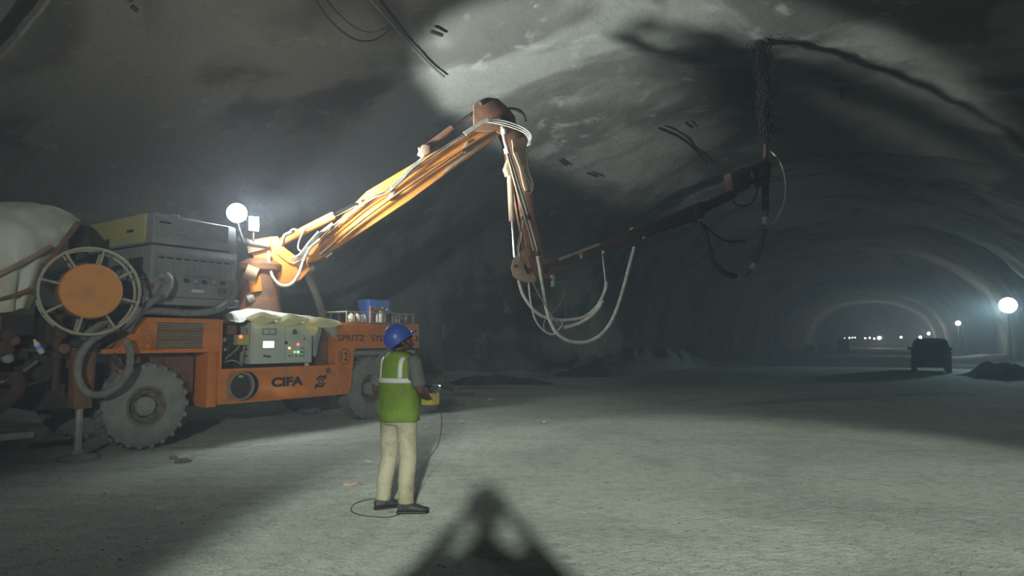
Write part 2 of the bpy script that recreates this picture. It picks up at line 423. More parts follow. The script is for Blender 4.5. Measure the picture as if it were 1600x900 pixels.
def arch_piece(name, th0, th1, n):
    mb = MB(); rows = [[tun_point(s, th0 + (th1 - th0) * j / n) for j in range(n + 1)] for s in S_LIST]
    mb.sheet(rows); o = mb.build(name, M_WALL, None, smooth=180, base=(0, 0, 0)); return tag(o, kind='structure')
TH_L, TH_R = R(180 + 18), R(-18)
w_r = arch_piece('wall_right', TH_R, R(28), 26)
ceil_o = arch_piece('ceiling', R(28), R(152), 74)
w_l = arch_piece('wall_left', R(152), TH_L, 26)
tag(w_r, 'grey sprayed concrete right side wall of the tunnel'); tag(ceil_o, 'patchy grey sprayed concrete arched roof of the tunnel'); tag(w_l, 'grey sprayed concrete left wall of the tunnel')
mb = MB()   # far end of the drive and the stretch behind
endpts = [tun_point(184.0, TH_R + (TH_L - TH_R) * j / 40) for j in range(41)]
mb.prism(endpts, TEX * 0.6)
tag(mb.build('wall_end', M_WALL, None, smooth=0), 'far end wall of the tunnel', kind='structure')
mb = MB()
endpts = [tun_point(-23.6, TH_R + (TH_L - TH_R) * j / 40) for j in range(41)]
mb.prism(endpts, -TEX * 0.6)
tag(mb.build('wall_back', M_WALL, None, smooth=0), 'sprayed concrete wall closing the tunnel behind', kind='structure')

def floor_z(p):
    d = 0.035 * noise.noise(Vector((p.x * 0.35, p.y * 0.35, 2.0))) + 0.016 * noise.noise(Vector((p.x * 1.1, p.y * 1.1, 5.0))) + 0.006 * noise.noise(Vector((p.x * 3.7, p.y * 3.7, 1.0)))
    return d
rows = []
sl = [-24 + 0.22 * i for i in range(int(54 / 0.22))]
while sl[-1] < 184: sl.append(sl[-1] * 1.012 + 0.15)
tl = [-9.3 + 0.22 * j for j in range(int(27.2 / 0.22) + 1)]
for s in sl:
    row = []
    for t in tl:
        p = TF(s, t, 0); p.z = floor_z(p)
        ed = max(sstep(10.6 + lwide(s), 13.2 + lwide(s), t), sstep(-5.8, -8.2, t) if t < -5.8 else 0)
        if t < -5.8: ed = sstep(5.8, 8.2, -t)
        p.z += ed * (0.22 + 0.18 * noise.noise(p * 0.7))
        row.append(p)
    rows.append(row)
fl = MB().sheet(rows).build('floor', M_FLOOR, None, smooth=180, base=(0, 0, 0))
tag(fl, 'trodden grey dirt floor of the tunnel', kind='structure')

def tun_hit(px, py, inset=0.08):
    """where a pixel's ray meets the smooth arch"""
    d = ray(px, py).normalized(); lo = 2.0
    def inside(p):
        t = p.dot(TEY); s_ = p.dot(TEX); w = widen(s_) - inset
        x = abs(t - TC) / (THW + w + (lwide(s_) if t > TC else 0)); z = (p.z - TZ0) / (TSH + w)
        return (x <= 1 if z < 0 else x ** (2 / 0.92) + z ** (2 / 0.92) <= 1)
    k = 2.0
    while inside(CAM + d * k) and k < 200: k += 0.05
    return CAM + d * (k - 0.05)

# ------------------------------------------------------------------ the shotcrete machine
mach = empty('shotcrete_machine', MROT.copy(), 'orange concrete spraying machine with a raised three-part boom', 'spraying machine')
def poly(pts, t, depth, name, material, parent=mach, bevel=0.008, smooth=35):
    """outline in pixels on machine plane t, extruded away from us by depth"""
    return MB().prism([PM(x, y, t) for x, y in pts], MEY * depth).build(name, material, parent, bevel, smooth)
def mbox(lo, hi, name, material, parent=mach, bevel=0.01):
    return MB().box(MF, lo, hi).build(name, material, parent, bevel)
def sz(px, py, t=0.0): return onside(px, py, t)

# chassis and body
mbox((-1.3, 0.55, 0.62), (5.3, 1.75, 0.98), 'chassis_frame', M_DARK)
mbox((-1.0, 0.25, 1.36), (5.2, 2.05, 1.62), 'deck', M_DARK)
Z_TOP = 1.87
s0, _ = sz(160, 550); s1, _ = sz(222, 495); s2, _ = sz(345, 498)
fb = MB().prism([MF(s0, 0, 1.36), MF(s2, 0, 1.36), MF(s2, 0, Z_TOP), MF(s1, 0, Z_TOP), MF(s1 - 0.12, 0, Z_TOP - 0.18), MF(s1 - 0.28, 0, 1.44), MF(s0, 0, 1.42)], MEY * 0.9).build('front_hood', M_OR, mach, 0.012)
ga, gz1 = sz(246, 504); gb, gz0 = sz(318, 545); 
boolcut(fb, MB().box(MF, (ga, -0.1, gz0), (gb, 0.10, gz1)))
mbox((ga, 0.10, gz0), (gb, 0.13, gz1), 'grille_backing', M_DARK, fb, 0)
NS = 12
for k in range(NS):
    z = gz0 + (gz1 - gz0) * (k + 0.5) / NS
    MB().prism([MF(ga, 0.0, z - 0.008), MF(ga, 0.05, z + 0.012), MF(ga, 0.056, z + 0.004), MF(ga, 0.006, z - 0.016)], MEX * (gb - ga)).build('slat', M_PALEWOOD if k % 4 else M_OR, fb, 0, 0)
for (x, y) in ((231, 513), (231, 527), (231, 541)):
    a, z = sz(x, y); MB().lathe(MF(a, -0.012, z), MEY, [(0.028, 0), (0.034, 0.008), (0.034, 0.02)], 12).build('latch', M_OR, fb, 0)
# lower side panel with a round port
pa, _ = sz(341, 600); pb, _ = sz(546, 600)
lp = MB().prism([MF(pa, 0, 0.55), MF(pb, 0, 0.55), MF(pb, 0, 0.98), MF(pb - 0.10, 0, 1.10), MF(pa, 0, 1.10)], MEY * 0.05).build('lower_side_panel', M_OR, mach, 0.01)
mbox((pa - 0.16, 0.04, 0.52), (pa, 0.9, 1.38), 'fuel_tank_end', M_OR)
mbox((pa, 0.35, 0.6), (pb, 0.9, 1.1), 'fuel_tank', M_DARK)
ca, cz = sz(382, 603)
cut = MB().add([MF(ca + math.cos(a) * 0.275, -0.1, cz + math.sin(a) * 0.235) for a in [2 * math.pi * k / 40 for k in range(40)]] + [MF(ca + math.cos(a) * 0.275, 0.2, cz + math.sin(a) * 0.235) for a in [2 * math.pi * k / 40 for k in range(40)]],
               [tuple(range(40)), tuple(range(40, 80))] + [(k, (k + 1) % 40, 40 + (k + 1) % 40, 40 + k) for k in range(40)])
boolcut(lp, cut)
pp = MF(ca - 0.035, 0.02, cz)
port = MB().lathe(pp, MEY, [(0.195, 0.3), (0.232, 0.3), (0.232, 0.0), (0.222, -0.012), (0.205, -0.012), (0.195, 0.0)], 40, True).build('round_port', M_STEEL, lp)
MB().lathe(pp + MEY * 0.06, MEY, [(0.196, 0), (0.196, 0.04)], 36).build('port_mesh', M_DARK, lp)
for k in range(5):
    MB().box(frame(pp + MEY * 0.05 + Vector((0, 0, -0.14 + 0.07 * k)), MEX, MEY, Vector((0, 0, 1))), (-0.17, -0.004, -0.005), (0.17, 0.004, 0.005)).build('port_bar', M_DARK, lp, 0, 0)
MB().box(frame(pp + MEY * 0.035 + Vector((0, 0, 0.15)), MEX, MEY, Vector((0, 0, 1))), (-0.04, -0.01, -0.02), (0.04, 0.01, 0.02)).build('port_tag', M_YEL, lp, 0.004)
mbox((pa + 0.55, 0.1, 0.56), (pa + 0.62, 0.3, 1.05), 'bracket', M_DARK, lp)
# right hand fender block
pc, _ = sz(526, 520); pd, _ = sz(655, 520); pe, _ = sz(553, 560)
MB().prism([MF(pc, 0, 1.86), MF(pd, 0, 1.86), MF(pd, 0, 1.385), MF(pe + 0.02, 0, 1.385), MF(pe - 0.06, 0, 0.62), MF(pc + 0.25, 0, 0.60), MF(pc - 0.02, 0, 1.12), MF(pc - 0.02, 0, 1.45)], MEY * 0.95).build('rear_fender', M_OR, mach, 0.014)
mbox((pd - 0.03, 0.0, 1.38), (pd, 2.1, 1.87), 'tail_panel', M_OR)
mbox((pe + 0.05, 0.06, 1.26), (pd - 0.05, 0.12, 1.34), 'fender_rail', M_STEEL)
# compartment: floor, back and left cheek
sa, _ = sz(346, 530); sb, _ = sz(528, 530)
mbox((sa, 0.62, 1.08), (sb, 0.66, 1.86), 'compartment_back', M_DARK)
mbox((sa - 0.02, 0.0, 1.08), (sa + 0.02, 0.62, 1.86), 'compartment_cheek', M_OR)
mbox((sa, 0.02, 1.06), (sb, 0.64, 1.10), 'compartment_floor', M_DARK)
mbox((sa, 0.30, 1.82), (sb, 0.66, 1.87), 'compartment_roof', M_RUST)
ra_, rz_ = sz(505, 560)
poly([(497, 520), (506, 512), (521, 508), (523, 573), (497, 573)], 0.20, 0.16, 'rusty_bulkhead', M_RUST)
# control cabinet
cb0, cz1 = sz(393, 509, 0.03); cb1, cz0 = sz(487, 566, 0.03)
cz0 = max(cz0, 1.15)
cabt = MB().box(MF, (cb0, 0.03, cz0), (cb1, 0.34, cz1 + 0.06)).build('control_cabinet', M_CAB, mach, 0.01)
mid = cb0 + (cb1 - cb0) * 0.53
MB().box(MF, (cb0 + 0.03, 0.012, cz0 + 0.03), (mid - 0.01, 0.035, cz1 + 0.04)).build('cabinet_door', M_CAB, cabt, 0.006)
MB().box(MF, (mid + 0.01, 0.018, cz0 + 0.04), (cb1 - 0.02, 0.035, cz1 + 0.04)).build('button_panel', M_CAB, cabt, 0.004)
def face_rect(px0, py0, px1, py1, t, d, name, m, parent, bevel=0.003):
    a, z1 = sz(px0, py0, t); b, z0 = sz(px1, py1, t)
    return MB().box(MF, (a, t - d, z0), (b, t + 0.004, z1)).build(name, m, parent, bevel)
face_rect(410.0, 532, 429, 544.2, 0.012, 0.010, 'screen_bezel', M_GREY, cabt)
face_rect(411.2, 533, 428.0, 543.2, 0.0, 0.003, 'screen', M_SCREEN, cabt, 0)
face_rect(410, 513, 432, 523.5, 0.012, 0.008, 'meter_frame', M_GREY2, cabt)
face_rect(412, 514.8, 420, 521.5, 0.003, 0.003, 'meter', M_CAB, cabt, 0)
face_rect(422, 514.8, 430, 521.5, 0.003, 0.003, 'meter', M_CAB, cabt, 0)
def knob(px, py, r, m, name='push_button', t=0.018, d=0.018):
    a, z = sz(px, py, t)
    MB().lathe(MF(a, t, z), -MEY, [(r, 0), (r, d * 0.7), (r * 0.75, d)], 10).build(name, m, cabt, 0)
for (x, y) in ((413, 556), (417, 557), (421, 557)): knob(x, y, 0.02, M_BTN, t=0.012)
knob(460, 517.5, 0.035, M_BTN, 'rotary_switch', d=0.03)
face_rect(457, 519, 464, 522, 0.018, 0.01, 'switch_plate', M_BTN, cabt)
face_rect(445.5, 533, 448.5, 538, 0.018, 0.012, 'key_switch', M_DARK, cabt)
knob(475.5, 529, 0.02, M_BTN2)
knob(465.5, 538, 0.020, M_LED_R, 'pilot_light'); knob(452, 544, 0.018, M_LED_O, 'pilot_light')
knob(460, 550, 0.013, M_LED_Y, 'pilot_light'); knob(465.5, 550, 0.018, M_LED_G, 'pilot_light')
for (x, y) in ((470, 544), (474, 544), (470.5, 550), (474.5, 550), (470, 556), (474, 556), (462.5, 556)): knob(x, y, 0.014, M_BTN)
for (x, y) in ((451.5, 556), (455.5, 556)): knob(x, y, 0.014, M_BTN2)
for (x, y) in ((386.5, 546), (386.5, 556.5)):
    a, z = sz(x, y, 0.06); MB().box(MF, (cb0 - 0.035, 0.10, z - 0.012), (cb0, 0.22, z + 0.012)).build('hinge', M_BTN, cabt, 0.003)
a, z = sz(479, 568.5, 0.05)
MB().lathe(MF(a, 0.05, 1.10), (0, 0, 1), [(0.04, 0), (0.04, 0.04), (0.02, 0.05)], 14).build('cap', M_WHITE, cabt)
# things wired up left of the cabinet
ybx = face_rect(365, 523, 383, 539, 0.15, 0.12, 'junction_box', M_YEL, mach, 0.008)
a, z = sz(376, 526, 0.03); MB().lathe(MF(a, 0.03, z), -MEY, [(0.026, 0), (0.026, 0.01), (0.012, 0.022)], 12).build('red_lamp', M_LED_R, ybx)
face_rect(351, 508, 364, 523, 0.3, 0.1, 'relay_box', M_RUST, mach)
face_rect(355, 538, 366, 560, 0.35, 0.1, 'filter_housing', M_DARK, mach)
MB().lathe(PM(350, 531, 0.06), -MEY, [(0.03, 0), (0.03, 0.02), (0.015, 0.03)], 10).build('pressure_gauge', M_STEEL, mach)
MB().lathe(PM(351, 546, 0.06), -MEY, [(0.025, 0), (0.025, 0.02), (0.012, 0.03)], 10).build('pressure_gauge', M_STEEL, mach)
def hose(pts, t, r, name='hose', m=M_HOSE, parent=mach, seg=8, n=5, corr=None):
    tt = t if isinstance(t, (list, tuple)) else [t] * len(pts)
    return MB().tube([PM(x, y, tt[i]) for i, (x, y) in enumerate(pts)], r, seg, n, corr).build(name, m, parent, smooth=60)
hose([(374, 541), (366, 549), (352, 561)], 0.08, 0.012, 'wire_loom', M_TAN)
hose([(384, 512), (386, 530), (381, 545), (377, 570)], 0.08, 0.011, 'wire_loom', M_TAN)
hose([(352, 566), (362, 563), (372, 566), (378, 572)], 0.06, 0.012, 'wire_loom', M_TAN)
hose([(358, 540), (356, 555), (349, 568)], 0.14, 0.012, 'wire_loom', M_HOSEK)
# lettering and marks
SF = lambda x, d, z: MF(x, d, z)
def side_text(txt, px0, px1, pyt, pyb, m, bold=0.0, name='lettering', parent=mach):
    a, z1 = sz(px0, pyt); b, _ = sz(px1, pyt); _, z0 = sz((px0 + px1) / 2, pyb); _, z1 = sz((px0 + px1) / 2, pyt)
    return text_part(txt, name, m, SF, a, b, z0, z1, parent, bold)
side_text('SPRITZ', 527.5, 570, 523.2, 533.2, M_BROWNP, 0.012)
side_text('SYSTEM', 581, 617, 523.8, 533.6, M_BROWNP, 0.012)
side_text('CSS-3', 624, 653, 524.4, 534.0, M_BROWNP, 0.012)
side_text('CIFA', 424, 474, 588.8, 603.6, M_BLACK, 0.05)
side_text('12', 532.5, 543.5, 550.5, 563.5, M_BROWNP, 0.015)
def side_ring(px, py, r, w, name, m, a0=0, a1=360, sx=1.0):
    a, z = sz(px, py); n = 36; o = []; i_ = []
    for k in range(n + 1):
        an = R(a0 + (a1 - a0) * k / n)
        o.append(MF(a + math.cos(an) * r * sx, -0.004, z + math.sin(an) * r)); i_.append(MF(a + math.cos(an) * (r - w) * sx, -0.004, z + math.sin(an) * (r - w)))
    return MB().sheet([o, i_])
side_ring(538, 557, 0.142, 0.014, 'x', None).build('number_ring', M_BROWNP, mach, smooth=0)
lg = side_ring(501, 596, 0.105, 0.036, 'x', None, 20, 165); l2 = side_ring(501, 596, 0.105, 0.036, 'x', None, 200, 345); lg.add(l2.v, l2.f)
l3 = side_ring(501, 596, 0.052, 0.022, 'x', None); lg.add(l3.v, l3.f)
a, z = sz(501, 596)
for sx in (1, -1):
    lg.add([MF(a + sx * 0.06, -0.004, z + sx * 0.10), MF(a + sx * 0.13, -0.004, z + sx * 0.12), MF(a + sx * 0.12, -0.004, z + sx * 0.03)], [(0, 1, 2)])
lg.build('emblem', M_BLACK, mach, smooth=0)
a, z = sz(513, 579); MB().lathe(MF(a, 0.0, z), -MEY, [(0.055, 0), (0.055, 0.012), (0.03, 0.02)], 18).build('filler_cap', M_RUST, mach)
for (x, y) in ((533, 600), (537, 611), (523, 585)):
    a, z = sz(x, y); MB().lathe(MF(a, 0, z), -MEY, [(0.012, 0), (0.012, 0.01)], 8).build('bolt', M_RUST, mach)
# wheels
def wheel(s, tn, out):
    """tn: plane of the outer sidewall, out = -1 faces us"""
    c = MF(s, tn, 0.61); ax = MEY * (-out)      # axis points inwards from the outer face
    w = empty('wheel', Matrix.Translation(c) @ MROT.to_3x3().to_4x4()); w.parent = mach; w.matrix_parent_inverse = MROT.inverted()
    WM[w] = Matrix.Translation(c) @ MROT.to_3x3().to_4x4()
    prof = [(0.26, 0.05), (0.30, 0.015), (0.42, 0.0), (0.53, 0.022), (0.575, 0.06), (0.58, 0.2), (0.575, 0.34), (0.53, 0.38), (0.42, 0.40), (0.26, 0.36)]
    ty = MB().lathe(c, ax, prof, 48, True)
    n = 22
    for k in range(n):
        for side in (0, 1):
            an = 2 * math.pi * (k + 0.5 * side) / n
            for q in range(1):
                def P(r, h, da):
                    A = an + da
                    u = MEX * math.cos(A) + Vector((0, 0, 1)) * math.sin(A)
                    return c + u * r + ax * h
                h0, h1 = (0.01, 0.205) if side == 0 else (0.39, 0.195)
                vs_ = []
                for (h, da0, rr) in ((h0 + (0.02 if side == 0 else -0.02), 0.0, (0.50, 0.598)), ((h0 + h1) / 2, 0.05, (0.56, 0.612)), (h1, 0.12, (0.565, 0.612))):
                    for r in rr:
                        for e in (-0.052, 0.052): vs_.append(P(r, h, da0 + e))
                ty.add(vs_, [(0, 1, 3, 2), (2, 3, 7, 6), (6, 7, 11, 10), (0, 2, 6, 4), (4, 6, 10, 8), (1, 5, 7, 3), (5, 9, 11, 7), (8, 10, 11, 9)])
    ty.build('tyre', M_TYRE, w, smooth=30)
    MB().lathe(c, ax, [(0.275, 0.03), (0.25, 0.035), (0.22, 0.10), (0.16, 0.12), (0.16, 0.3), (0.27, 0.33)], 36, True).build('rim', M_RIM, w)
    MB().lathe(c, ax, [(0.05, 0.045), (0.11, 0.05), (0.135, 0.065), (0.14, 0.16)], 28).build('hub', M_HUB, w)
    for k in range(10):
        an = 2 * math.pi * k / 10; u = MEX * math.cos(an) + Vector((0, 0, 1)) * math.sin(an)
        MB().lathe(c + u * 0.19 + ax * 0.075, ax, [(0.014, 0), (0.014, 0.05)], 6).build('wheel_nut', M_RIM, w, smooth=0)
    return w
ws0, _ = sz(233, 637, 0.0); ws1, _ = sz(583, 610, 0.05)
for tn, out in ((0.0, -1), (2.3, 1)):
    wheel(ws0, tn + (0.02 if out < 0 else 0), out); wheel(ws1, tn + (0.06 if out < 0 else -0.06), out)
for s_ in (ws0, ws1):
    MB().tube([MF(s_, 0.3, 0.61), MF(s_, 2.0, 0.61)], 0.11, 12).build('axle', M_DARK, mach)
mbox((ws0 - 0.35, 0.35, 0.95), (ws0 + 0.75, 0.45, 1.38), 'inner_arch_plate', M_RUST)
mbox((ws0 + 0.35, 0.30, 0.75), (ws0 + 0.8, 0.42, 1.3), 'mud_plate', M_RUST)
# engine cover: two stacked housings
EC0, EC1 = sz(236, 400)[0], sz(371, 400)[0]
def hz(py, px=236): return sz(px, py)[1]
lo_c = mbox((EC0, 0.0, 2.17), (EC1, 2.02, 2.92), 'lower_engine_cover', M_GREY, mach, 0.03)
up_c = MB().prism([MF(EC0, 0.0, 2.94), MF(EC0 + 0.03, 0.03, 3.40), MF(EC1 - 0.02, 0.03, 3.34), MF(EC1, 0.0, 2.94)], MEY * 1.98).build('upper_engine_cover', M_GREY, mach, 0.03)
mbox((EC0 - 0.012, 0.20, 2.965), (EC0 + 0.03, 1.96, 3.385), 'yellow_end_panel', M_YEL, up_c, 0.006)
MB().box(MF, (EC0 - 0.03, 0.52, 3.14), (EC0 - 0.01, 0.70, 3.18)).build('handle', M_BLACK, up_c, 0.006)
mbox((EC0 - 0.015, 0.25, 2.25), (EC0 + 0.02, 1.9, 2.86), 'end_panel', M_GREY2, lo_c, 0.006)
mbox((EC0 - 0.03, 0.22, 2.45), (EC0 + 0.02, 0.6, 2.75), 'air_intake', M_DARK, lo_c, 0.006)
def panel(px, py, qx, qy, frame_m, inner_m, par, name):
    a, z1 = sz(px, py); b, z0 = sz(qx, qy)
    z1 = max(z1, z0 + 0.1)
    o = MB()
    o.box(MF, (a, -0.012, z1 - 0.022), (b, 0.02, z1)); o.box(MF, (a, -0.012, z0), (b, 0.02, z0 + 0.022))
    o.box(MF, (a, -0.012, z0), (a + 0.022, 0.02, z1)); o.box(MF, (b - 0.022, -0.012, z0), (b, 0.02, z1))
    o.build(name + '_frame', frame_m, par, 0)
    MB().box(MF, (a + 0.022, -0.004, z0 + 0.022), (b - 0.022, 0.02, z1 - 0.022)).build(name, inner_m, par, 0)
    return a, b, z0, z1
a, b, z0, z1 = panel(246, 338, 356, 382, M_GREY, M_GREY2, up_c, 'side_panel')
MB().box(MF, (a + 0.03, -0.012, z1 - 0.09), (a + 0.2, -0.003, z1 - 0.06)).build('label_plate', M_BLACK, up_c, 0)
MB().box(MF, (a + 0.30, -0.012, z0 + 0.07), (a + 0.55, -0.003, z0 + 0.10)).build('label_plate', M_GREY, up_c, 0)
a, b, z0, z1 = panel(241, 394, 366, 440, M_GREY, M_GREY2, lo_c, 'side_panel')
for k in range(9):
    x = a + 0.06 + k * (b - a - 0.12) / 9
    MB().box(MF, (x, -0.012, z1 - 0.075), (x + 0.09, -0.003, z1 - 0.05)).build('vent_slot', M_DARK, lo_c, 0)
for k in range(14):
    x = a + 0.06 + k * (b - a - 0.12) / 14
    MB().box(MF, (x, -0.008, z0 + 0.05), (x + 0.02, -0.003, z0 + 0.36)).build('vent_slot', M_GREY, lo_c, 0)
mbox((EC0 + 0.25, 0.02, 3.36), (EC0 + 0.40, 0.06, 3.405), 'lid_hinge', M_STEEL, up_c)
# service shelf under the cover
mbox((EC0 - 0.05, -0.01, 2.06), (EC1 + 0.05, 0.5, 2.17), 'service_rail', M_GREY)
for (x0, y0, x1, y1, m, nm) in ((286, 431, 352, 436, M_STEEL, 'manifold'), (299, 452, 318, 458, M_WHITE, 'plate'), (226, 441, 238, 451, M_RUST, 'marker_lamp'), (341, 451, 352, 459, M_RUST, 'marker_lamp')):
    face_rect(x0, y0, x1, y1, -0.01, 0.02, nm, m, mach, 0.004)
for k, (x, y) in enumerate(((290, 438), (304, 440), (318, 441), (332, 442), (346, 442))):
    MB().lathe(PM(x, y, -0.03), -MEY, [(0.032, 0), (0.032, 0.04), (0.016, 0.05)], 10).build('coupling', M_STEEL if k % 2 else M_DARK, mach)
MB().tube([PM(252, 431, -0.06), PM(261, 434, -0.12), PM(262, 446, -0.16), PM(252, 462, -0.2)], 0.075, 12, 5).build('elbow_pipe', M_STEEL, mach)
for (x0, y0, x1, y1, m) in ((248, 466, 276, 474, M_RUST), (280, 470, 310, 477, M_TAN), (318, 462, 345, 476, M_DARK), (222, 462, 242, 480, M_DARK)):
    face_rect(x0, y0, x1, y1, 0.25, 0.1, 'valve_block', m, mach, 0.01)
mbox((EC0 + 0.05, 0.35, 1.62), (EC1, 1.9, 2.08), 'engine_block', M_DARK)
hose([(256, 448), (247, 463), (228, 478), (210, 492), (196, 506)], [-0.16, -0.18, -0.15, -0.12, -0.1], 0.05, 'hydraulic_hose', M_HOSE)
hose([(366, 438), (366, 455), (357, 473), (335, 485), (300, 489), (250, 486), (222, 486), (208, 500), (198, 518)], [-0.08, -0.08, -0.06, -0.03, 0.02, 0.02, -0.05, -0.1, -0.1], 0.055, 'hydraulic_hose', M_HOSE)
hose([(280, 478), (272, 485), (262, 487)], 0.1, 0.03, 'hydraulic_hose', M_HOSEK)
hose([(365, 424), (364, 434), (365, 446)], -0.09, 0.03, 'hose_coupling', M_STEEL)
hose([(184, 512), (162, 520), (140, 535), (124, 560), (122, 590), (136, 613), (160, 616), (185, 602), (200, 580), (203, 552), (196, 530)], -0.22, 0.05, 'concrete_hose', M_HOSE, corr=0.04)
hose([(176, 553), (188, 572), (203, 571), (213, 556)], -0.05, 0.035, 'hydraulic_hose', M_HOSEK)
hose([(168, 500), (150, 512), (128, 528)], -0.1, 0.05, 'hydraulic_hose', M_HOSE)
# cable reel facing us
rc = PM(142, 455, -0.28)
rax = (CAM - rc); rax.z = 0; rax = (rax.normalized() * 0.75 - MEY * 0.35).normalized()
rl = empty('hose_reel', Matrix.Translation(rc)); rl.parent = mach; rl.matrix_parent_inverse = MROT.inverted(); WM[rl] = Matrix.Translation(rc)
MB().lathe(rc + rax * 0.05, rax, [(0.335, -0.012), (0.352, 0), (0.352, 0.02), (0.335, 0.035)], 48).build('drum_cover', M_BOOM, rl)
MB().lathe(rc - rax * 0.32, rax, [(0.30, 0), (0.30, 0.36)], 40).build('drum', M_STEEL, rl)
bk = rc - rax * 0.32
ru = rax.cross(Vector((0, 0, 1))).normalized(); rv = ru.cross(rax)
for (cc, RR) in ((rc + rax * 0.0, 0.56), (bk, 0.56)):
    MB().ring(cc, rax, RR, 0.020, 56, 8).build('rim_tube', M_PALEWOOD, rl, smooth=60)
    for k in range(8):
        an = 2 * math.pi * (k + 0.3) / 8; u = ru * math.cos(an) + rv * math.sin(an)
        MB().tube([cc + u * 0.30, cc + u * 0.56], 0.016, 8).build('spoke', M_PALEWOOD, rl)
for k in range(8):
    an = 2 * math.pi * (k + 0.3) / 8; u = ru * math.cos(an) + rv * math.sin(an)
    MB().tube([rc + u * 0.56, bk + u * 0.56], 0.014, 8).build('cross_bar', M_PALEWOOD, rl)
cp = []
for k in range(160):
    an = 2 * math.pi * k / 20; cp.append(bk + rax * (0.03 + 0.27 * k / 160) + (ru * math.cos(an) + rv * math.sin(an)) * (0.33 + 0.02 * math.sin(k * 0.7)))
MB().tube(cp, 0.024, 6).build('wound_hose', M_RUST, rl, smooth=60)
MB().tube([bk - rax * 0.5, rc], 0.05, 10).build('spindle', M_DARK, rl)
mbox((-1.25, 0.35, 1.5), (-0.2, 0.75, 2.0), 'reel_mount', M_DARK)
# outrigger leg
og = MF(*[(-0.92, -0.02, 0)][0]); g2 = PM(124, 600, -0.05)
os_ = sz(125, 640, -0.02)[0]
mbox((os_ - 0.11, -0.10, 0.66), (os_ + 0.11, 0.10, 1.42), 'outrigger_sleeve', M_RUST, mach, 0.015)
MB().tube([MF(os_, 0, 0.10), MF(os_, 0, 0.7)], 0.045, 14).build('outrigger_rod', M_STEEL, mach)
MB().lathe(MF(os_, 0, -0.005), (0, 0, 1), [(0.23, 0), (0.24, 0.03), (0.2, 0.06), (0.08, 0.09), (0.06, 0.14)], 20).build('outrigger_foot', M_HUB, mach)
mbox((os_ - 0.09, 0.05, 1.18), (os_ + 0.09, 1.2, 1.36), 'outrigger_beam', M_RUST)
mbox((os_ + 0.12, -0.05, 0.85), (os_ + 0.15, 0.0, 1.4), 'hose_guard', M_TAN)
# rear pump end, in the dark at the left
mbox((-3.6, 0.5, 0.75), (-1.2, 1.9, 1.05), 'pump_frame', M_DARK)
hp = MB().prism([MF(-3.7, 0.15, 1.95), MF(-2.15, 0.15, 1.95), MF(-2.3, 0.15, 1.75), MF(-2.75, 0.15, 1.0), MF(-3.5, 0.15, 1.0)], MEY * 1.9).build('pump_hopper', M_RUST_SHADED, mach, 0.02)
mbox((-2.55, 0.05, 1.78), (-2.0, 0.14, 2.08), 'hopper_shield', M_HUB, mach, 0.03)
for (t_, z_) in ((0.75, 0.95), (1.4, 0.95)):
    MB().tube([MF(-3.4, t_, z_), MF(-0.9, t_, z_ + 0.25)], 0.16, 14).build('pump_cylinder', M_DARK, mach)
MB().tube([MF(-3.3, 0.25, 1.0), MF(-2.2, 0.2, 1.22), MF(-1.5, 0.25, 1.38)], 0.075, 12, 4).build('delivery_pipe', M_RUST_SHADED, mach)
MB().tube([MF(-2.2, 0.10, 0.62), MF(-1.85, 0.06, 0.72), MF(-1.62, 0.06, 0.95), MF(-1.66, 0.1, 1.15)], 0.085, 12, 5).build('delivery_elbow', M_RUST_SHADED, mach)
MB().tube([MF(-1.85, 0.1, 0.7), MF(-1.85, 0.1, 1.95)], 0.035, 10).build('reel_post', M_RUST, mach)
MB().tube([MF(-1.2, 0.1, 0.9), MF(-1.2, 0.1, 1.9)], 0.05, 10).build('reel_post', M_RUST_SHADED, mach)
mbox((-3.2, 0.02, 0.40), (-2.35, 0.12, 0.62), 'side_guard', M_DARK)
mbox((-2.0, -0.02, 0.34), (-1.45, 0.3, 0.42), 'step', M_HUB)
for k in range(7):
    x = -3.3 + 0.35 * k + rnd.uniform(-0.1, 0.1); z = rnd.uniform(1.1, 1.7)
    MB().tube([MF(x, 0.12, z), MF(x + 0.25, 0.05, z + rnd.uniform(-0.2, 0.1)), MF(x + 0.5, 0.1, z - 0.1), MF(x + 0.8, 0.2, z + 0.1)], rnd.choice((0.02, 0.03)), 8, 5).build('hydraulic_hose', rnd.choice((M_HOSEK, M_RUST_SHADED, M_HOSE)), mach)
for (x, y, r, m) in ((14, 525, 0.09, M_RUST_SHADED), (22, 532, 0.06, M_RUST), (6, 545, 0.10, M_RUST_SHADED), (12, 560, 0.06, M_HUB), (95, 520, 0.08, M_RUST_SHADED), (100, 545, 0.07, M_RUST), (88, 556, 0.06, M_RUST_SHADED)):
    MB().lathe(PM(x, y, 0.05), -MEY, [(r, -0.1), (r, 0.03), (r * 0.6, 0.05)], 12).build('pipe_end', m, mach)
mbox((-1.55, 0.3, 1.0), (-0.75, 1.8, 1.5), 'valve_chest', M_DARK)

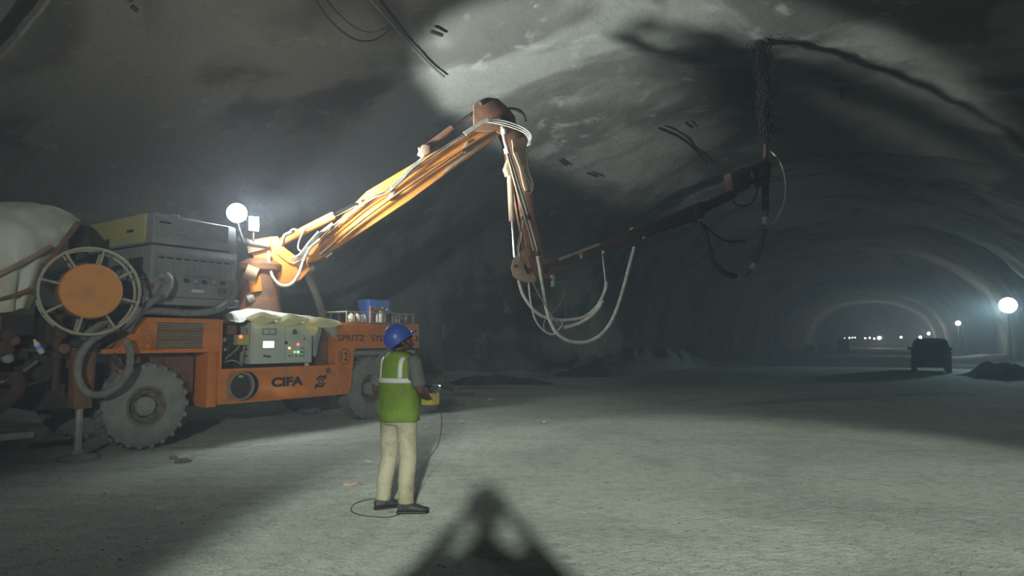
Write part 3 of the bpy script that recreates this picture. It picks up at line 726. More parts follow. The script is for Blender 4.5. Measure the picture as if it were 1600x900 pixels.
# ------------------------------------------------------------------ the boom
BYAW = R(70)
BD = Vector((math.sin(BYAW), math.cos(BYAW), 0)); BN = Vector((BD.y, -BD.x, 0))     # BN points towards us
if BN.dot(CAM - MO) < 0: BN = -BN
sB = sz(412, 390, 1.0)[0]
BO = MF(sB, 1.0, 0)
def PB(px, py, off=0.0):
    """pixel on the boom's upright plane, moved off towards us"""
    d = ray(px, py); o = BO + BN * off
    return CAM + d * ((o - CAM).dot(BN) / d.dot(BN))
def bpoly(pts, off, thick, name, m, parent=mach, bevel=0.01):
    return MB().prism([PB(x, y, off) for x, y in pts], -BN * thick).build(name, m, parent, bevel)
def btube(pts, off, r, name, m, parent=mach, n=0, seg=10, corr=None):
    oo = off if isinstance(off, (list, tuple)) else [off] * len(pts)
    return MB().tube([PB(x, y, oo[i]) for i, (x, y) in enumerate(pts)], r, seg, n, corr).build(name, m, parent, smooth=60)
# turret
tb = MF(sB - 0.05, 1.0, 0)
MB().lathe(tb, (0, 0, 1), [(0.52, 1.62), (0.52, 1.9), (0.42, 1.95), (0.36, 2.2), (0.34, 2.75), (0.40, 2.8), (0.40, 2.9), (0.26, 3.0)], 28).build('slewing_turret', M_RUST, mach)
tr = bpoly([(384, 376), (425, 369), (436, 378), (452, 400), (478, 412), (486, 420), (470, 437), (438, 447), (405, 450), (392, 440), (396, 402)], 0.20, 0.40, 'turret_head', M_BOOM, mach, 0.02)
bpoly([(424, 370), (434, 369), (446, 388), (474, 408), (470, 416), (450, 410), (432, 396)], 0.26, 0.06, 'turret_cheek', M_BOOM, mach, 0.008)
bpoly([(386, 384), (415, 377), (419, 388), (388, 396)], 0.30, 0.12, 'turret_bracket', M_TAN, mach, 0.01)
btube([(384, 424), (402, 430)], 0.35, 0.14, 'slew_motor', M_TAN, mach, 0, 14)
btube([(398, 432), (402, 456)], 0.30, 0.12, 'slew_motor', M_BOOM, mach, 0, 14)
btube([(388, 470), (398, 466)], 0.30, 0.10, 'work_lamp_body', M_STEEL, mach, 0, 14)
btube([(372, 372), (393, 379), (420, 383)], 0.33, 0.05, 'lamp_bracket', M_STEEL, mach)
# first arm
a1 = bpoly([(479, 392), (500, 372), (520, 352), (573, 299), (655, 250), (745, 201), (776, 192), (780, 211), (720, 254), (640, 313), (560, 366), (498, 406), (480, 412)], 0.19, 0.38, 'boom_arm_lower', M_BOOM, mach, 0.02)
bpoly([(500, 383), (573, 322), (655, 269), (745, 214), (770, 203), (771, 208), (746, 218), (656, 272.5), (574, 326.5), (501, 387)], 0.21, 0.03, 'stiffening_rib', M_BOOM, a1, 0.004)
bpoly([(530, 352), (538, 346), (574, 309), (653, 257), (653, 262), (576, 315), (540, 352)], 0.215, 0.03, 'upper_flange', M_BOOM, a1, 0.004)
bpoly([(700, 258), (742, 226), (768, 208), (776, 210), (722, 250), (690, 273)], 0.2, 0.02, 'dust_crust', M_TAN, a1, 0.003)
MB().lathe(PB(561, 316, 0.21), BN, [(0.04, -0.02), (0.04, 0.03)], 14).build('pivot_pin', M_STEEL, a1)
bpoly([(498, 391), (507, 384), (520, 396), (510, 403)], 0.215, 0.02, 'wear_plate', M_TAN, a1, 0.003)
for (x, y) in ((610, 303), (727, 228), (516, 362)):
    bpoly([(x - 5, y + 8), (x + 3, y - 8), (x + 8, y - 5), (x, y + 11)], 0.235, 0.06, 'pipe_clamp', M_TAN, a1, 0.004)
for i, o in enumerate((0.0, 4.0)):
    btube([(498, 378 + o), (520, 355 + o), (575, 311 + o), (610, 294 + o), (650, 261 + o), (700, 226 + o), (742, 199 + o)], 0.26, 0.013, 'steel_line', M_STEEL if i else M_PIPE, a1, 4, 8)
btube([(500, 398), (570, 340), (650, 283), (735, 226), (775, 203)], 0.25, 0.024, 'water_pipe', M_RUST, a1, 3, 8)
for k in range(3):
    btube([(610 + k, 292 + 2 * k), (628, 276 + 3 * k), (640, 262 + 3 * k), (655, 250 + 2 * k), (664, 240 + k)], 0.27 + 0.02 * k, 0.013, 'hydraulic_hose', M_HOSE, a1, 4, 6)
# lift ram
lr = btube([(440, 378), (455, 370), (521, 337)], 0.22, 0.075, 'lift_ram', M_BOOM, mach, 0, 14)
btube([(521, 337), (556, 319)], 0.22, 0.042, 'ram_rod', M_CHROME, lr, 0, 12)
btube([(449, 366), (458, 358), (470, 360), (490, 350), (520, 333)], 0.30, 0.016, 'hydraulic_hose', M_HOSEW, lr, 4, 8)
btube([(475, 360), (468, 375), (466, 388), (473, 393), (482, 386)], 0.30, 0.016, 'hydraulic_hose', M_HOSEW, lr, 4, 8)
btube([(440, 383), (444, 368), (456, 362)], 0.30, 0.03, 'ram_fitting', M_STEEL, lr, 3, 8)
# upper ram on the first arm
ur = btube([(656, 236), (668, 230), (706, 201)], 0.10, 0.075, 'fold_ram', M_RUST, mach, 0, 14)
btube([(705, 202), (744, 172)], 0.10, 0.036, 'ram_rod', M_CHROME, ur, 0, 12)
bpoly([(655, 238), (660, 226), (672, 226), (672, 238), (664, 243)], 0.22, 0.22, 'ram_block', M_TAN, ur, 0.01)
# head plates at the top joint
hd = bpoly([(741, 205), (740, 164), (750, 156), (762, 152), (776, 154), (792, 168), (803, 182), (806, 200), (790, 212), (772, 204)], 0.27, 0.06, 'knuckle_plate', M_RUST, mach, 0.008)
bpoly([(743, 205), (742, 164), (752, 156), (764, 152), (778, 154), (794, 168), (805, 182), (808, 200), (792, 212), (774, 204)], -0.21, 0.06, 'knuckle_plate', M_RUST, mach, 0.008)
MB().lathe(PB(752, 161, 0.27), BN, [(0.05, -0.5), (0.05, 0.03), (0.03, 0.05)], 14).build('pivot_pin', M_DARK, hd)
MB().lathe(PB(786, 190, 0.27), BN, [(0.12, -0.55), (0.12, 0.05), (0.06, 0.08)], 20).build('pivot_pin', M_DARK, hd)
for k in range(3):
    btube([(724 + 2 * k, 207 + 2 * k), (745, 194 + 2.5 * k), (760, 186 + 2.5 * k), (785, 188 + 3.5 * k), (808, 195 + 3.6 * k), (823 - k, 203 + 3 * k), (830 - 1.5 * k, 213 + 3 * k), (828 - 2 * k, 226 + k)], 0.36 + 0.03 * k, 0.012, 'hydraulic_hose', M_HOSEW, mach, 5, 8)
for k in range(2):
    btube([(766, 186 - 2 * k), (780, 174 - k), (797, 170 - k), (812, 174 - 2 * k), (820, 182 - k), (822, 190)], 0.15 + 0.05 * k, 0.022, 'hydraulic_hose', M_HOSE if k else M_HOSEW, mach, 5, 8)
btube([(806, 172), (816, 177), (822, 186)], 0.22, 0.02, 'hydraulic_hose', M_HOSEW, mach, 4, 8)
# second arm
a2 = bpoly([(778, 192), (806, 190), (823, 216), (826, 250), (832, 290), (834, 330), (850, 400), (856, 424), (838, 432), (826, 404), (806, 290), (790, 220)], 0.14, 0.28, 'boom_arm_middle', M_RUST, mach, 0.015)
bpoly([(800, 218), (821, 214), (824, 235), (826, 262), (832, 280), (833, 294), (822, 300), (818, 290), (812, 262), (803, 240)], 0.20, 0.05, 'caked_cover', M_TAN, a2, 0.006)
btube([(785, 198), (789, 220), (800, 258), (822, 330), (842, 402)], 0.27, 0.048, 'delivery_pipe', M_PIPE, a2, 0, 12)
btube([(792, 240), (808, 300), (826, 360), (834, 392)], 0.30, 0.020, 'water_pipe', M_TAN, a2, 0, 8)
for (x, y) in ((787, 206), (792, 236), (825, 340), (840, 396)):
    MB().tube([PB(x - 1, y - 4, 0.27), PB(x + 1, y + 4, 0.27)], 0.062, 12).build('pipe_clamp', M_HOSEW if y < 300 else M_DARK, a2)
fr = btube([(797, 258), (797, 280), (800, 346)], 0.05, 0.066, 'fold_ram', M_TAN, mach, 0, 14)
btube([(800, 345), (804, 402)], 0.05, 0.034, 'ram_rod', M_CHROME, fr, 0, 12)
bpoly([(790, 262), (796, 244), (806, 248), (806, 268), (794, 274)], 0.12, 0.2, 'ram_block', M_TAN, fr, 0.01)
for k in range(3):
    btube([(815 + k, 335), (818 - 2 * k, 352), (811 + 3 * k, 372), (808 + 2 * k, 390), (814, 404 + 2 * k)], 0.22 + 0.03 * k, 0.012, 'hydraulic_hose', (M_HOSE, M_HOSEW, M_HOSEK)[k], a2, 5, 6)
btube([(823, 232), (824, 255), (827, 272), (832, 285), (832, 296), (826, 303), (820, 299)], 0.22, 0.020, 'hydraulic_hose', M_HOSEW, a2, 5, 8)
btube([(820, 258), (818, 266), (822, 276), (829, 288), (830, 300)], 0.24, 0.014, 'hydraulic_hose', M_HOSEW, a2, 5, 8)
# lower knuckle
cbk = [(824, 386), (812, 394), (802, 406), (799, 418), (803, 432), (812, 439), (826, 442), (838, 440), (836, 431), (824, 428), (818, 416), (822, 405), (830, 398)]
kn = bpoly(cbk, 0.22, 0.05, 'knuckle_plate', M_TAN, mach, 0.006)
bpoly(cbk, -0.12, 0.05, 'knuckle_plate', M_TAN, mach, 0.006)
MB().lathe(PB(806, 416, 0.22), BN, [(0.035, -0.4), (0.035, 0.02)], 12).build('pivot_pin', M_DARK, kn)
bpoly([(836, 405), (866, 404), (872, 418), (862, 436), (840, 436), (832, 422)], 0.12, 0.24, 'knuckle_block', M_RUST, mach, 0.02)
MB().lathe(PB(850, 420, 0.15), BN, [(0.10, -0.3), (0.10, 0.05), (0.05, 0.07)], 18).build('pivot_pin', M_DARK, mach)
btube([(863, 430), (864, 448)], 0.16, 0.05, 'hose_fitting', M_STEEL, mach)
# third arm
a3 = bpoly([(856, 408), (880, 402), (936, 383), (986, 360), (1039, 339), (1089, 319), (1098, 316), (1100, 340), (1089, 345), (1011, 370), (939, 396), (890, 412), (862, 418)], 0.16, 0.32, 'boom_arm_upper', M_ARM3, mach, 0.015)
bpoly([(1090, 321), (1146, 296), (1152, 304), (1150, 309), (1096, 336)], 0.11, 0.22, 'telescopic_section', M_ARM3, a3, 0.012)
bpoly([(1084, 320), (1098, 314), (1102, 339), (1089, 346)], 0.19, 0.38, 'telescope_collar', M_ARM3, a3, 0.01)
btube([(873, 406), (900, 396), (936, 382)], 0.22, 0.036, 'extension_ram', M_STEEL, a3, 0, 10)
btube([(904, 400), (909, 396), (908, 404)], 0.24, 0.03, 'bracket', M_STEEL, a3)
btube([(936, 392), (1000, 368), (1060, 349), (1090, 346)], 0.20, 0.025, 'hydraulic_line', M_ARM3, a3, 3, 8)
for (x, y) in ((985, 358), (1004, 372), (1090, 346)):
    btube([(x, y), (x + 4, y - 2)], 0.2, 0.022, 'line_clip', M_HOSEW, a3)
# spray head
sh = bpoly([(1142, 270), (1160, 262), (1172, 268), (1178, 284), (1170, 294), (1154, 302), (1146, 298)], 0.14, 0.28, 'spray_head', M_ARM3, mach, 0.02)
btube([(1150, 275), (1172, 262), (1196, 252)], 0.05, 0.10, 'head_rotator', M_ARM3, sh, 0, 14)
btube([(1166, 286), (1186, 280), (1198, 272)], 0.08, 0.07, 'head_ram', M_DARK, sh, 0, 12)
bpoly([(1184, 252), (1200, 246), (1206, 262), (1202, 288), (1188, 290)], 0.12, 0.22, 'nozzle_carrier', M_ARM3, sh, 0.015)
NZ_TOP = PB(1196, 226, 0.0)
nb = PB(1196, 330, 0.0)
NZX = NZ_TOP.copy()
MB().tube([nb, PB(1196, 262, 0.0), Vector((NZX.x, NZX.y, NZX.z + 0.0))], [0.085, 0.08, 0.045], 14).build('spray_nozzle', M_ARM3, sh)
btube([(1092, 347), (1102, 364), (1108, 388), (1116, 410), (1132, 426), (1150, 432)], [0.2, 0.2, 0.15, 0.1, 0.08, 0.05], 0.062, 'concrete_hose', M_HOSEK, sh, 5, 12, 0.03)
btube([(1162, 429), (1172, 422), (1184, 402), (1192, 372), (1196, 342), (1196, 310)], [0.04, 0.03, 0.0, 0, 0, 0.02], 0.060, 'concrete_hose', M_HOSE, sh, 5, 12, 0.03)
for (p, q) in (((1149, 432), (1163, 428)), ((1172, 422), (1178, 414)), ((1195, 352), (1196, 340))):
    MB().tube([PB(*p, 0.03), PB(*q, 0.02)], 0.078, 12).build('hose_coupling', M_HOSEW, sh)
btube([(1198, 234), (1208, 240), (1220, 256), (1227, 282), (1226, 312), (1216, 338), (1202, 353), (1180, 358), (1150, 355), (1120, 352), (1094, 347)], [0, 0.05, 0.1, 0.1, 0.1, 0.1, 0.1, 0.12, 0.15, 0.18, 0.2], 0.022, 'air_hose', M_HOSEW, sh, 5, 8)
btube([(1096, 348), (1112, 362), (1128, 374), (1146, 378), (1165, 376)], 0.15, 0.026, 'hydraulic_hose', M_HOSEK, sh, 5, 8)
btube([(1140, 306), (1152, 320), (1170, 320), (1180, 308), (1184, 290)], 0.1, 0.022, 'hydraulic_hose', M_HOSEK, sh, 5, 8)
# slack hoses at the lower knuckle
btube([(838, 392), (843, 418), (848, 450), (855, 488), (868, 518), (890, 533), (918, 534), (942, 520), (960, 492), (974, 450), (984, 412), (991, 386)], 0.27, [0.034, 0.034, 0.037, 0.037, 0.036, 0.034], 'concrete_hose', M_HOSEW, mach, 6, 12)
btube([(810, 438), (818, 462), (834, 484), (852, 496), (880, 500), (910, 496), (930, 482), (942, 462), (947, 444), (945, 420), (942, 392)], 0.20, 0.034, 'hydraulic_hose', M_HOSEW, mach, 6, 10)
btube([(880, 512), (905, 505), (928, 490), (942, 470)], 0.24, 0.036, 'hydraulic_hose', M_HOSEW, mach, 6, 10)
btube([(826, 442), (829, 470), (836, 498), (848, 515), (862, 523), (872, 516), (878, 504), (860, 494)], 0.26, 0.018, 'hydraulic_hose', M_HOSEW, mach, 6, 8)
btube([(862, 446), (876, 442), (881, 458), (876, 474), (862, 490), (852, 500), (850, 512), (857, 520), (870, 521)], 0.18, 0.016, 'hydraulic_hose', M_HOSE, mach, 6, 8)
btube([(830, 436), (838, 452), (848, 470), (860, 490), (874, 508)], 0.3, 0.016, 'hydraulic_hose', M_HOSE, mach, 6, 8)
btube([(883, 460), (884, 480), (884, 500), (882, 512)], 0.2, 0.012, 'hydraulic_hose', M_HOSE, mach, 4, 6)
btube([(943, 396), (946, 420), (948, 440)], 0.22, 0.03, 'hydraulic_hose', M_HOSEK, mach, 4, 8)
btube([(812, 438), (822, 446), (832, 446), (842, 438), (862, 436)], 0.2, 0.022, 'hydraulic_hose', M_HOSEK, mach, 5, 8)
# slack hoses at the turret
btube([(420, 392), (421, 414), (427, 434), (440, 446), (456, 443), (467, 428), (474, 408), (484, 388), (500, 374)], 0.34, 0.028, 'hydraulic_hose', M_HOSEW, mach, 5, 10)
btube([(458, 412), (472, 402), (486, 384), (500, 366), (520, 350)], 0.30, 0.034, 'hydraulic_hose', M_HOSEW, mach, 5, 10)
btube([(454, 404), (468, 398), (482, 380), (498, 362)], 0.36, 0.022, 'hydraulic_hose', M_HOSEW, mach, 5, 10)
btube([(478, 414), (482, 432), (492, 455), (500, 478), (506, 500), (510, 520)], [0.1, 0.0, -0.1, -0.3, -0.5, -0.6], 0.075, 'concrete_hose', M_HOSE, mach, 5, 12)
btube([(482, 424), (490, 416)], 0.1, 0.07, 'hose_coupling', M_STEEL, mach)
# floodlights on the machine
lp1 = empty('round_work_lamp', Matrix.Translation(L1P)); lp1.parent = mach; lp1.matrix_parent_inverse = MROT.inverted(); WM[lp1] = Matrix.Translation(L1P)
ld = (CAM + Vector((1.2, 0, 1.0)) - L1P).normalized()
MB().lathe(L1P, ld, [(0.05, -0.16), (0.13, -0.12), (0.172, -0.02), (0.172, 0.02), (0.160, 0.022)], 28).build('lamp_housing', M_DARK, lp1)
MB().lathe(L1P, ld, [(0.158, 0.02), (0.158, 0.028), (0.10, 0.05), (0.03, 0.058)], 28).build('lamp_lens', M_LENS, lp1)
MB().tube([L1P - ld * 0.1 - Vector((0, 0, 0.08)), PM(374, 360, 0.45), PM(380, 378, 0.6)], 0.022, 8, 3).build('lamp_post', M_DARK, lp1)
lp2 = empty('flood_lamp', Matrix.Translation(L2P)); lp2.parent = mach; lp2.matrix_parent_inverse = MROT.inverted(); WM[lp2] = Matrix.Translation(L2P)
fd = Vector((0.60, -0.80, 0.08)).normalized(); fu = fd.cross(Vector((0, 0, 1))).normalized(); fv = fu.cross(fd)
F2 = frame(L2P, fu, fd, fv)
MB().box(F2, (-0.09, -0.08, -0.13), (0.09, 0.02, 0.13)).build('lamp_housing', M_DARK, lp2, 0.015)
MB().box(F2, (-0.08, 0.02, -0.12), (0.08, 0.032, 0.12)).build('lamp_lens', M_LENS2, lp2, 0.006)
MB().tube([L2P - Vector((0, 0, 0.1)), PM(396, 378, 0.5)], 0.018, 8).build('lamp_post', M_DARK, lp2)
# ------------------------------------------------------------------ sheets and things lying on the machine
def rag(pts_rows, name, m, thick=0.012, parent=None, sub=3, amp=0.02, seed=0):
    """cloth through rows of control points, subdivided and crumpled"""
    rows = [smooth_path(r, sub) for r in pts_rows]
    cols = list(zip(*rows)); cols = [smooth_path(c, sub) for c in cols]
    rows = [list(r) for r in zip(*cols)]
    rows = [[p + Vector((noise.noise(p * 4 + Vector((seed, 0, 0))), noise.noise(p * 4 + Vector((0, seed, 5))), noise.noise(p * 5 + Vector((3, seed, 0))))) * amp for p in r] for r in rows]
    return MB().sheet(rows).build(name, m, parent, smooth=70, solid=thick)
# big pale tarpaulin over the hopper end
zt = lambda px, py, t: PM(px, py, t)
rows = [[zt(-190, 330, 2.0), zt(0, 322, 1.9), zt(45, 322, 1.7), zt(90, 327, 1.6), zt(124, 344, 1.5)],
        [zt(-190, 326, 0.9), zt(0, 318, 0.9), zt(42, 319, 0.8), zt(86, 326, 0.8), zt(124, 347, 0.8)],
        [zt(-190, 366, 0.22), zt(0, 350, 0.22), zt(36, 350, 0.2), zt(78, 356, 0.22), zt(118, 357, 0.3)],
        [zt(-190, 418, 0.10), zt(0, 400, 0.08), zt(30, 396, 0.02), zt(62, 388, 0.10), zt(92, 388, 0.22)],
        [zt(-190, 466, 0.06), zt(0, 444, 0.0), zt(26, 436, 0.08), zt(50, 428, 0.02), zt(68, 420, 0.15)],
        [zt(-190, 520, 0.02), zt(0, 486, 0.0), zt(18, 484, 0.05), zt(34, 480, 0.0), zt(46, 486, 0.10)]]
bt = rag(rows, 'tarpaulin', M_TARP, 0.012, None, 6, 0.035, 2.0)
tag(bt, 'large pale canvas tarpaulin draped over the hopper behind the reel', 'tarpaulin')
mbox((-3.6, 0.35, 1.9), (-1.75, 1.7, 2.6), 'hopper_lid', M_DARK)
MB().tube([PM(-40, 478, -0.02), PM(20, 462, -0.06), PM(62, 445, -0.12)], 0.022, 8, 4).build('lashing_rope', M_RUST, bt)
MB().tube([PM(122, 348, 0.25), PM(90, 392, 0.1), PM(66, 424, 0.02)], 0.035, 8, 4).build('rolled_hem', M_RUST, bt)
MB().tube([PM(-40, 452, 0.0), PM(0, 428, -0.02), PM(40, 408, -0.02), PM(80, 385, 0.06)], 0.03, 8, 4).build('fold_cord', M_TAN, bt)
# exhaust stack in the gap
MB().tube([PM(125, 410, 0.6), PM(123, 385, 0.6), PM(127, 352, 0.6)], 0.12, 12, 3).build('exhaust_stack', M_DARK, mach)
# small tarpaulin over the open compartment
rows = [[PM(352, 491, 0.55), PM(372, 487, 0.55), PM(395, 483, 0.55), PM(430, 488, 0.55), PM(470, 493, 0.55), PM(505, 498, 0.55), PM(532, 502, 0.55)],
        [PM(353, 494, 0.15), PM(374, 488, 0.15), PM(396, 484, 0.12), PM(430, 489, 0.12), PM(470, 494, 0.12), PM(505, 500, 0.12), PM(534, 505, 0.12)],
        [PM(356, 498, -0.04), PM(378, 494, -0.05), PM(398, 491, -0.05), PM(431, 493, -0.05), PM(470, 497, -0.05), PM(505, 502, -0.05), PM(535, 508, -0.05)],
        ]
rows[-1][0] = PM(358, 500, -0.05); rows[-1][1] = PM(380, 503, -0.06)
st = rag(rows, 'tarpaulin', M_TARPG, 0.008, None, 5, 0.035, 5.0)
tag(st, 'crumpled grey and yellow sheet laid over the open control compartment', 'tarpaulin')
for (pl, sd) in (([(384, 496), (408, 487.5), (442, 495)], 1), ([(428, 501), (452, 491), (484, 497)], 2), ([(470, 503), (498, 495), (535, 506)], 3)):
    (x0, y0), (x1, y1), (x2, y2) = pl
    low = {1: (406, 507), 2: (450, 509), 3: (500, 512)}[sd]
    r = [[PM(x0, y0, -0.09), PM((x0 + x1) / 2, (y0 + y1) / 2 - 1, -0.10), PM(x1, y1, -0.11), PM((x1 + x2) / 2, (y1 + y2) / 2, -0.10), PM(x2, y2, -0.09)],
         [PM(x0 + 1, y0 + 2, -0.10), PM((x0 + low[0]) / 2, (y0 + low[1]) / 2, -0.12), PM(low[0], (y1 + low[1]) / 2, -0.13), PM((x2 + low[0]) / 2, (y2 + low[1]) / 2, -0.12), PM(x2 - 1, y2 + 1, -0.10)],
         [PM(x0 + 2, y0 + 3, -0.09), PM((x0 + low[0]) / 2, (y0 + low[1]) / 2 + 2, -0.11), PM(low[0], low[1], -0.12), PM((x2 + low[0]) / 2, (y2 + low[1]) / 2 + 2, -0.11), PM(x2 - 2, y2 + 2, -0.09)]]
    rag(r, 'yellow_fold', M_TARPY, 0.006, st, 3, 0.012, sd)
r = [[PM(474, 506, -0.07), PM(484, 508, -0.07), PM(496, 508, -0.07)], [PM(482, 516, -0.06), PM(488, 516, -0.07), PM(496, 515, -0.06)], [PM(488, 524, -0.05), PM(490, 524, -0.06), PM(494, 523, -0.05)]]
rag(r, 'hanging_corner', M_TARPY, 0.006, st, 3, 0.01, 9)
r = [[PM(500, 507, -0.06), PM(514, 509, -0.06), PM(528, 511, -0.06)], [PM(507, 515, -0.05), PM(516, 517, -0.06), PM(527, 520, -0.06)], [PM(522, 528, -0.05), PM(524, 530, -0.05), PM(526, 534, -0.05)]]
rag(r, 'hanging_corner', M_TARPG, 0.006, st, 3, 0.01, 10)
r = [[PM(490, 514, 0.0), PM(497, 512, -0.02), PM(503, 512, 0.0)], [PM(489, 532, 0.02), PM(494, 534, 0.0), PM(499, 530, 0.02)], [PM(489, 556, 0.04), PM(491, 557, 0.02), PM(494, 556, 0.04)]]
rag(r, 'hanging_corner', M_TARPG, 0.006, st, 3, 0.01, 11)

# rack with cans on the tail of the machine
TOPZ = 1.875
ka, _ = sz(545, 500); kb, _ = sz(649, 500)
rk = empty('metal_rack', MROT.copy(), 'low open wire rack standing on the tail of the orange machine', 'rack')
rk.matrix_world = Matrix.Translation(MF((ka + kb) / 2, 0.4, TOPZ)) @ MROT.to_3x3().to_4x4(); WM[rk] = rk.matrix_world.copy()
rt = 0.06; rb = 0.75; rz = TOPZ + 0.215
for t_ in (rt, rb):
    MB().box(MF, (ka, t_ - 0.012, rz - 0.02), (kb, t_ + 0.012, rz)).build('top_rail', M_PALEWOOD, rk, 0.003)
    MB().box(MF, (ka, t_ - 0.012, TOPZ), (kb, t_ + 0.012, TOPZ + 0.02)).build('bottom_rail', M_PALEWOOD, rk, 0.003)
for s_ in (ka, kb):
    MB().box(MF, (s_ - 0.012, rt, rz - 0.02), (s_ + 0.012, rb, rz)).build('end_rail', M_PALEWOOD, rk, 0.003)
for k in range(10):
    s_ = ka + (kb - ka) * k / 9
    for t_ in (rt, rb):
        MB().box(MF, (s_ - 0.01, t_ - 0.01, TOPZ), (s_ + 0.01, t_ + 0.01, rz)).build('upright', M_PALEWOOD, rk, 0.002)
for i, (px, nm, lb) in enumerate(((550, 'can', 'white plastic can at the end of the rack beside the sheet'), (559.5, 'can', 'white plastic can second from the rack end'), (569, 'can', 'white plastic can between its twin and the orange wooden stand'))):
    a, _ = sz(px, 500, 0.2)
    o = MB().lathe(MF(a, 0.22, TOPZ + 0.001), (0, 0, 1), [(0.062, 0), (0.066, 0.01), (0.066, 0.13), (0.05, 0.155), (0.03, 0.16), (0.03, 0.185)], 20).build(nm, M_WHITE, None)
    tag(o, lb, 'can', 'white cans in the rack')
a, _ = sz(592, 500, 0.22)
o = MB().lathe(MF(a, 0.175, TOPZ + 0.001), (0, 0, 1), [(0.08, 0), (0.092, 0.03), (0.092, 0.16), (0.06, 0.21), (0.03, 0.23), (0.03, 0.255)], 22).build('jug', M_WHITE, None)
tag(o, 'pale rounded jug in the rack behind the wooden stand', 'jug')
for (px, m, lb) in ((622, M_STEEL, 'dull steel tin in the rack near the blue helmet'), (636, M_HUB, 'grey tin in the rack next to the tail end')):
    a, _ = sz(px, 500, 0.3)
    tag(MB().lathe(MF(a, 0.35, TOPZ + 0.001), (0, 0, 1), [(0.07, 0), (0.075, 0.01), (0.075, 0.16), (0.07, 0.17)], 20).build('tin', m, None), lb, 'tin', 'tins in the rack')
# blue tub standing behind, on the rack's far half
ba, bz1 = sz(571, 468, 0.42); bb, _ = sz(603, 468, 0.42); _, bz0 = sz(588, 493, 0.42)
tubc = MF((ba + bb) / 2, 0.48, 0)
def tubring(z, k, t0=0.30, t1=0.66):
    m_ = (ba + bb) / 2; h = (bb - ba) / 2 * k; tm = 0.48; th = 0.18 * k
    return [MF(m_ - h, tm - th, z), MF(m_ + h, tm - th, z), MF(m_ + h, tm + th, z), MF(m_ - h, tm + th, z)]
tb_ = MB(); zz0 = TOPZ + 0.001; zz1 = max(bz1, zz0 + 0.3)
o_ = tubring(zz0, 0.72) + tubring(zz1, 1.0) + tubring(zz1, 0.95) + tubring(zz0 + 0.02, 0.68)
fs = [(0, 1, 2, 3)]
for r_ in range(3):
    for k in range(4): fs.append((r_ * 4 + k, r_ * 4 + (k + 1) % 4, r_ * 4 + 4 + (k + 1) % 4, r_ * 4 + 4 + k))
fs.append((12, 13, 14, 15)); tb_.add(o_, fs)
tub = tb_.build('plastic_tub', M_BLUE, None, 0.012)
tag(tub, 'bright blue square plastic tub standing in the rack on the machine', 'tub')
r = [[MF(bb - 0.05, 0.34 + 0.1 * k, zz1 + 0.012) for k in range(4)], [MF(bb + 0.03, 0.32 + 0.1 * k, zz1 + 0.0) for k in range(4)], [MF(bb + 0.045, 0.33 + 0.1 * k, zz1 - 0.14) for k in range(4)], [MF(bb + 0.02, 0.33 + 0.1 * k, zz1 - 0.27) for k in range(4)]]
tag(rag(r, 'white_cloth', M_TARPG, 0.006, None, 3, 0.015, 4), 'pale cloth hanging over the side of the blue tub', 'cloth')
# little wooden stand in front of the tub
wa, wz1 = sz(577.5, 479, 0.03); wb_, _ = sz(600, 479, 0.03)
ws = empty('wooden_stand', MROT.copy(), 'small wooden stand with two uprights in front of the blue tub', 'stand')
ws.matrix_world = Matrix.Translation(MF((wa + wb_) / 2, 0.1, TOPZ)) @ MROT.to_3x3().to_4x4(); WM[ws] = ws.matrix_world.copy()
MB().box(MF, (wa, 0.0, TOPZ), (wa + 0.07, 0.035, wz1)).build('upright', M_WOOD, ws, 0.004)
MB().box(MF, (wb_ - 0.06, 0.0, TOPZ), (wb_, 0.035, wz1)).build('upright', M_PALEWOOD, ws, 0.004)
MB().box(MF, (wa, 0.0, wz1 - 0.075), (wb_, 0.035, wz1 - 0.02)).build('cross_bar', M_WOOD, ws, 0.004)
tag(MB().tube([PM(604, 484, 0.05), PM(614, 490, 0.02), PM(625, 496, 0.0), PM(634, 502, 0.02)], [0.03, 0.026, 0.03], 8, 4).build('rolled_rag', M_TARPG, None), 'rolled pale rag lying slantwise on the rack', 'rag')
# plastic bottle wedged at the dark pump end
bd = (PM(66, 552, -0.06) - PM(53, 530, -0.06)); L_ = bd.length; bd.normalize(); b0 = PM(66, 552, -0.06)
bo = empty('plastic_bottle', Matrix.Translation(b0), 'white plastic bottle with a blue label wedged among the pump pipes', 'bottle')
MB().lathe(b0, -bd, [(0.03, 0), (0.036, 0.01), (0.036, L_ * 0.62), (0.03, L_ * 0.72), (0.014, L_ * 0.88)], 16).build('bottle_body', M_WHITE, bo)
MB().lathe(b0, -bd, [(0.037, L_ * 0.33), (0.0375, L_ * 0.34), (0.0375, L_ * 0.56), (0.037, L_ * 0.57)], 16).build('label_band', M_BLUE, bo)
MB().lathe(b0, -bd, [(0.016, L_ * 0.86), (0.016, L_ * 0.98)], 12).build('cap', M_WHITE, bo)

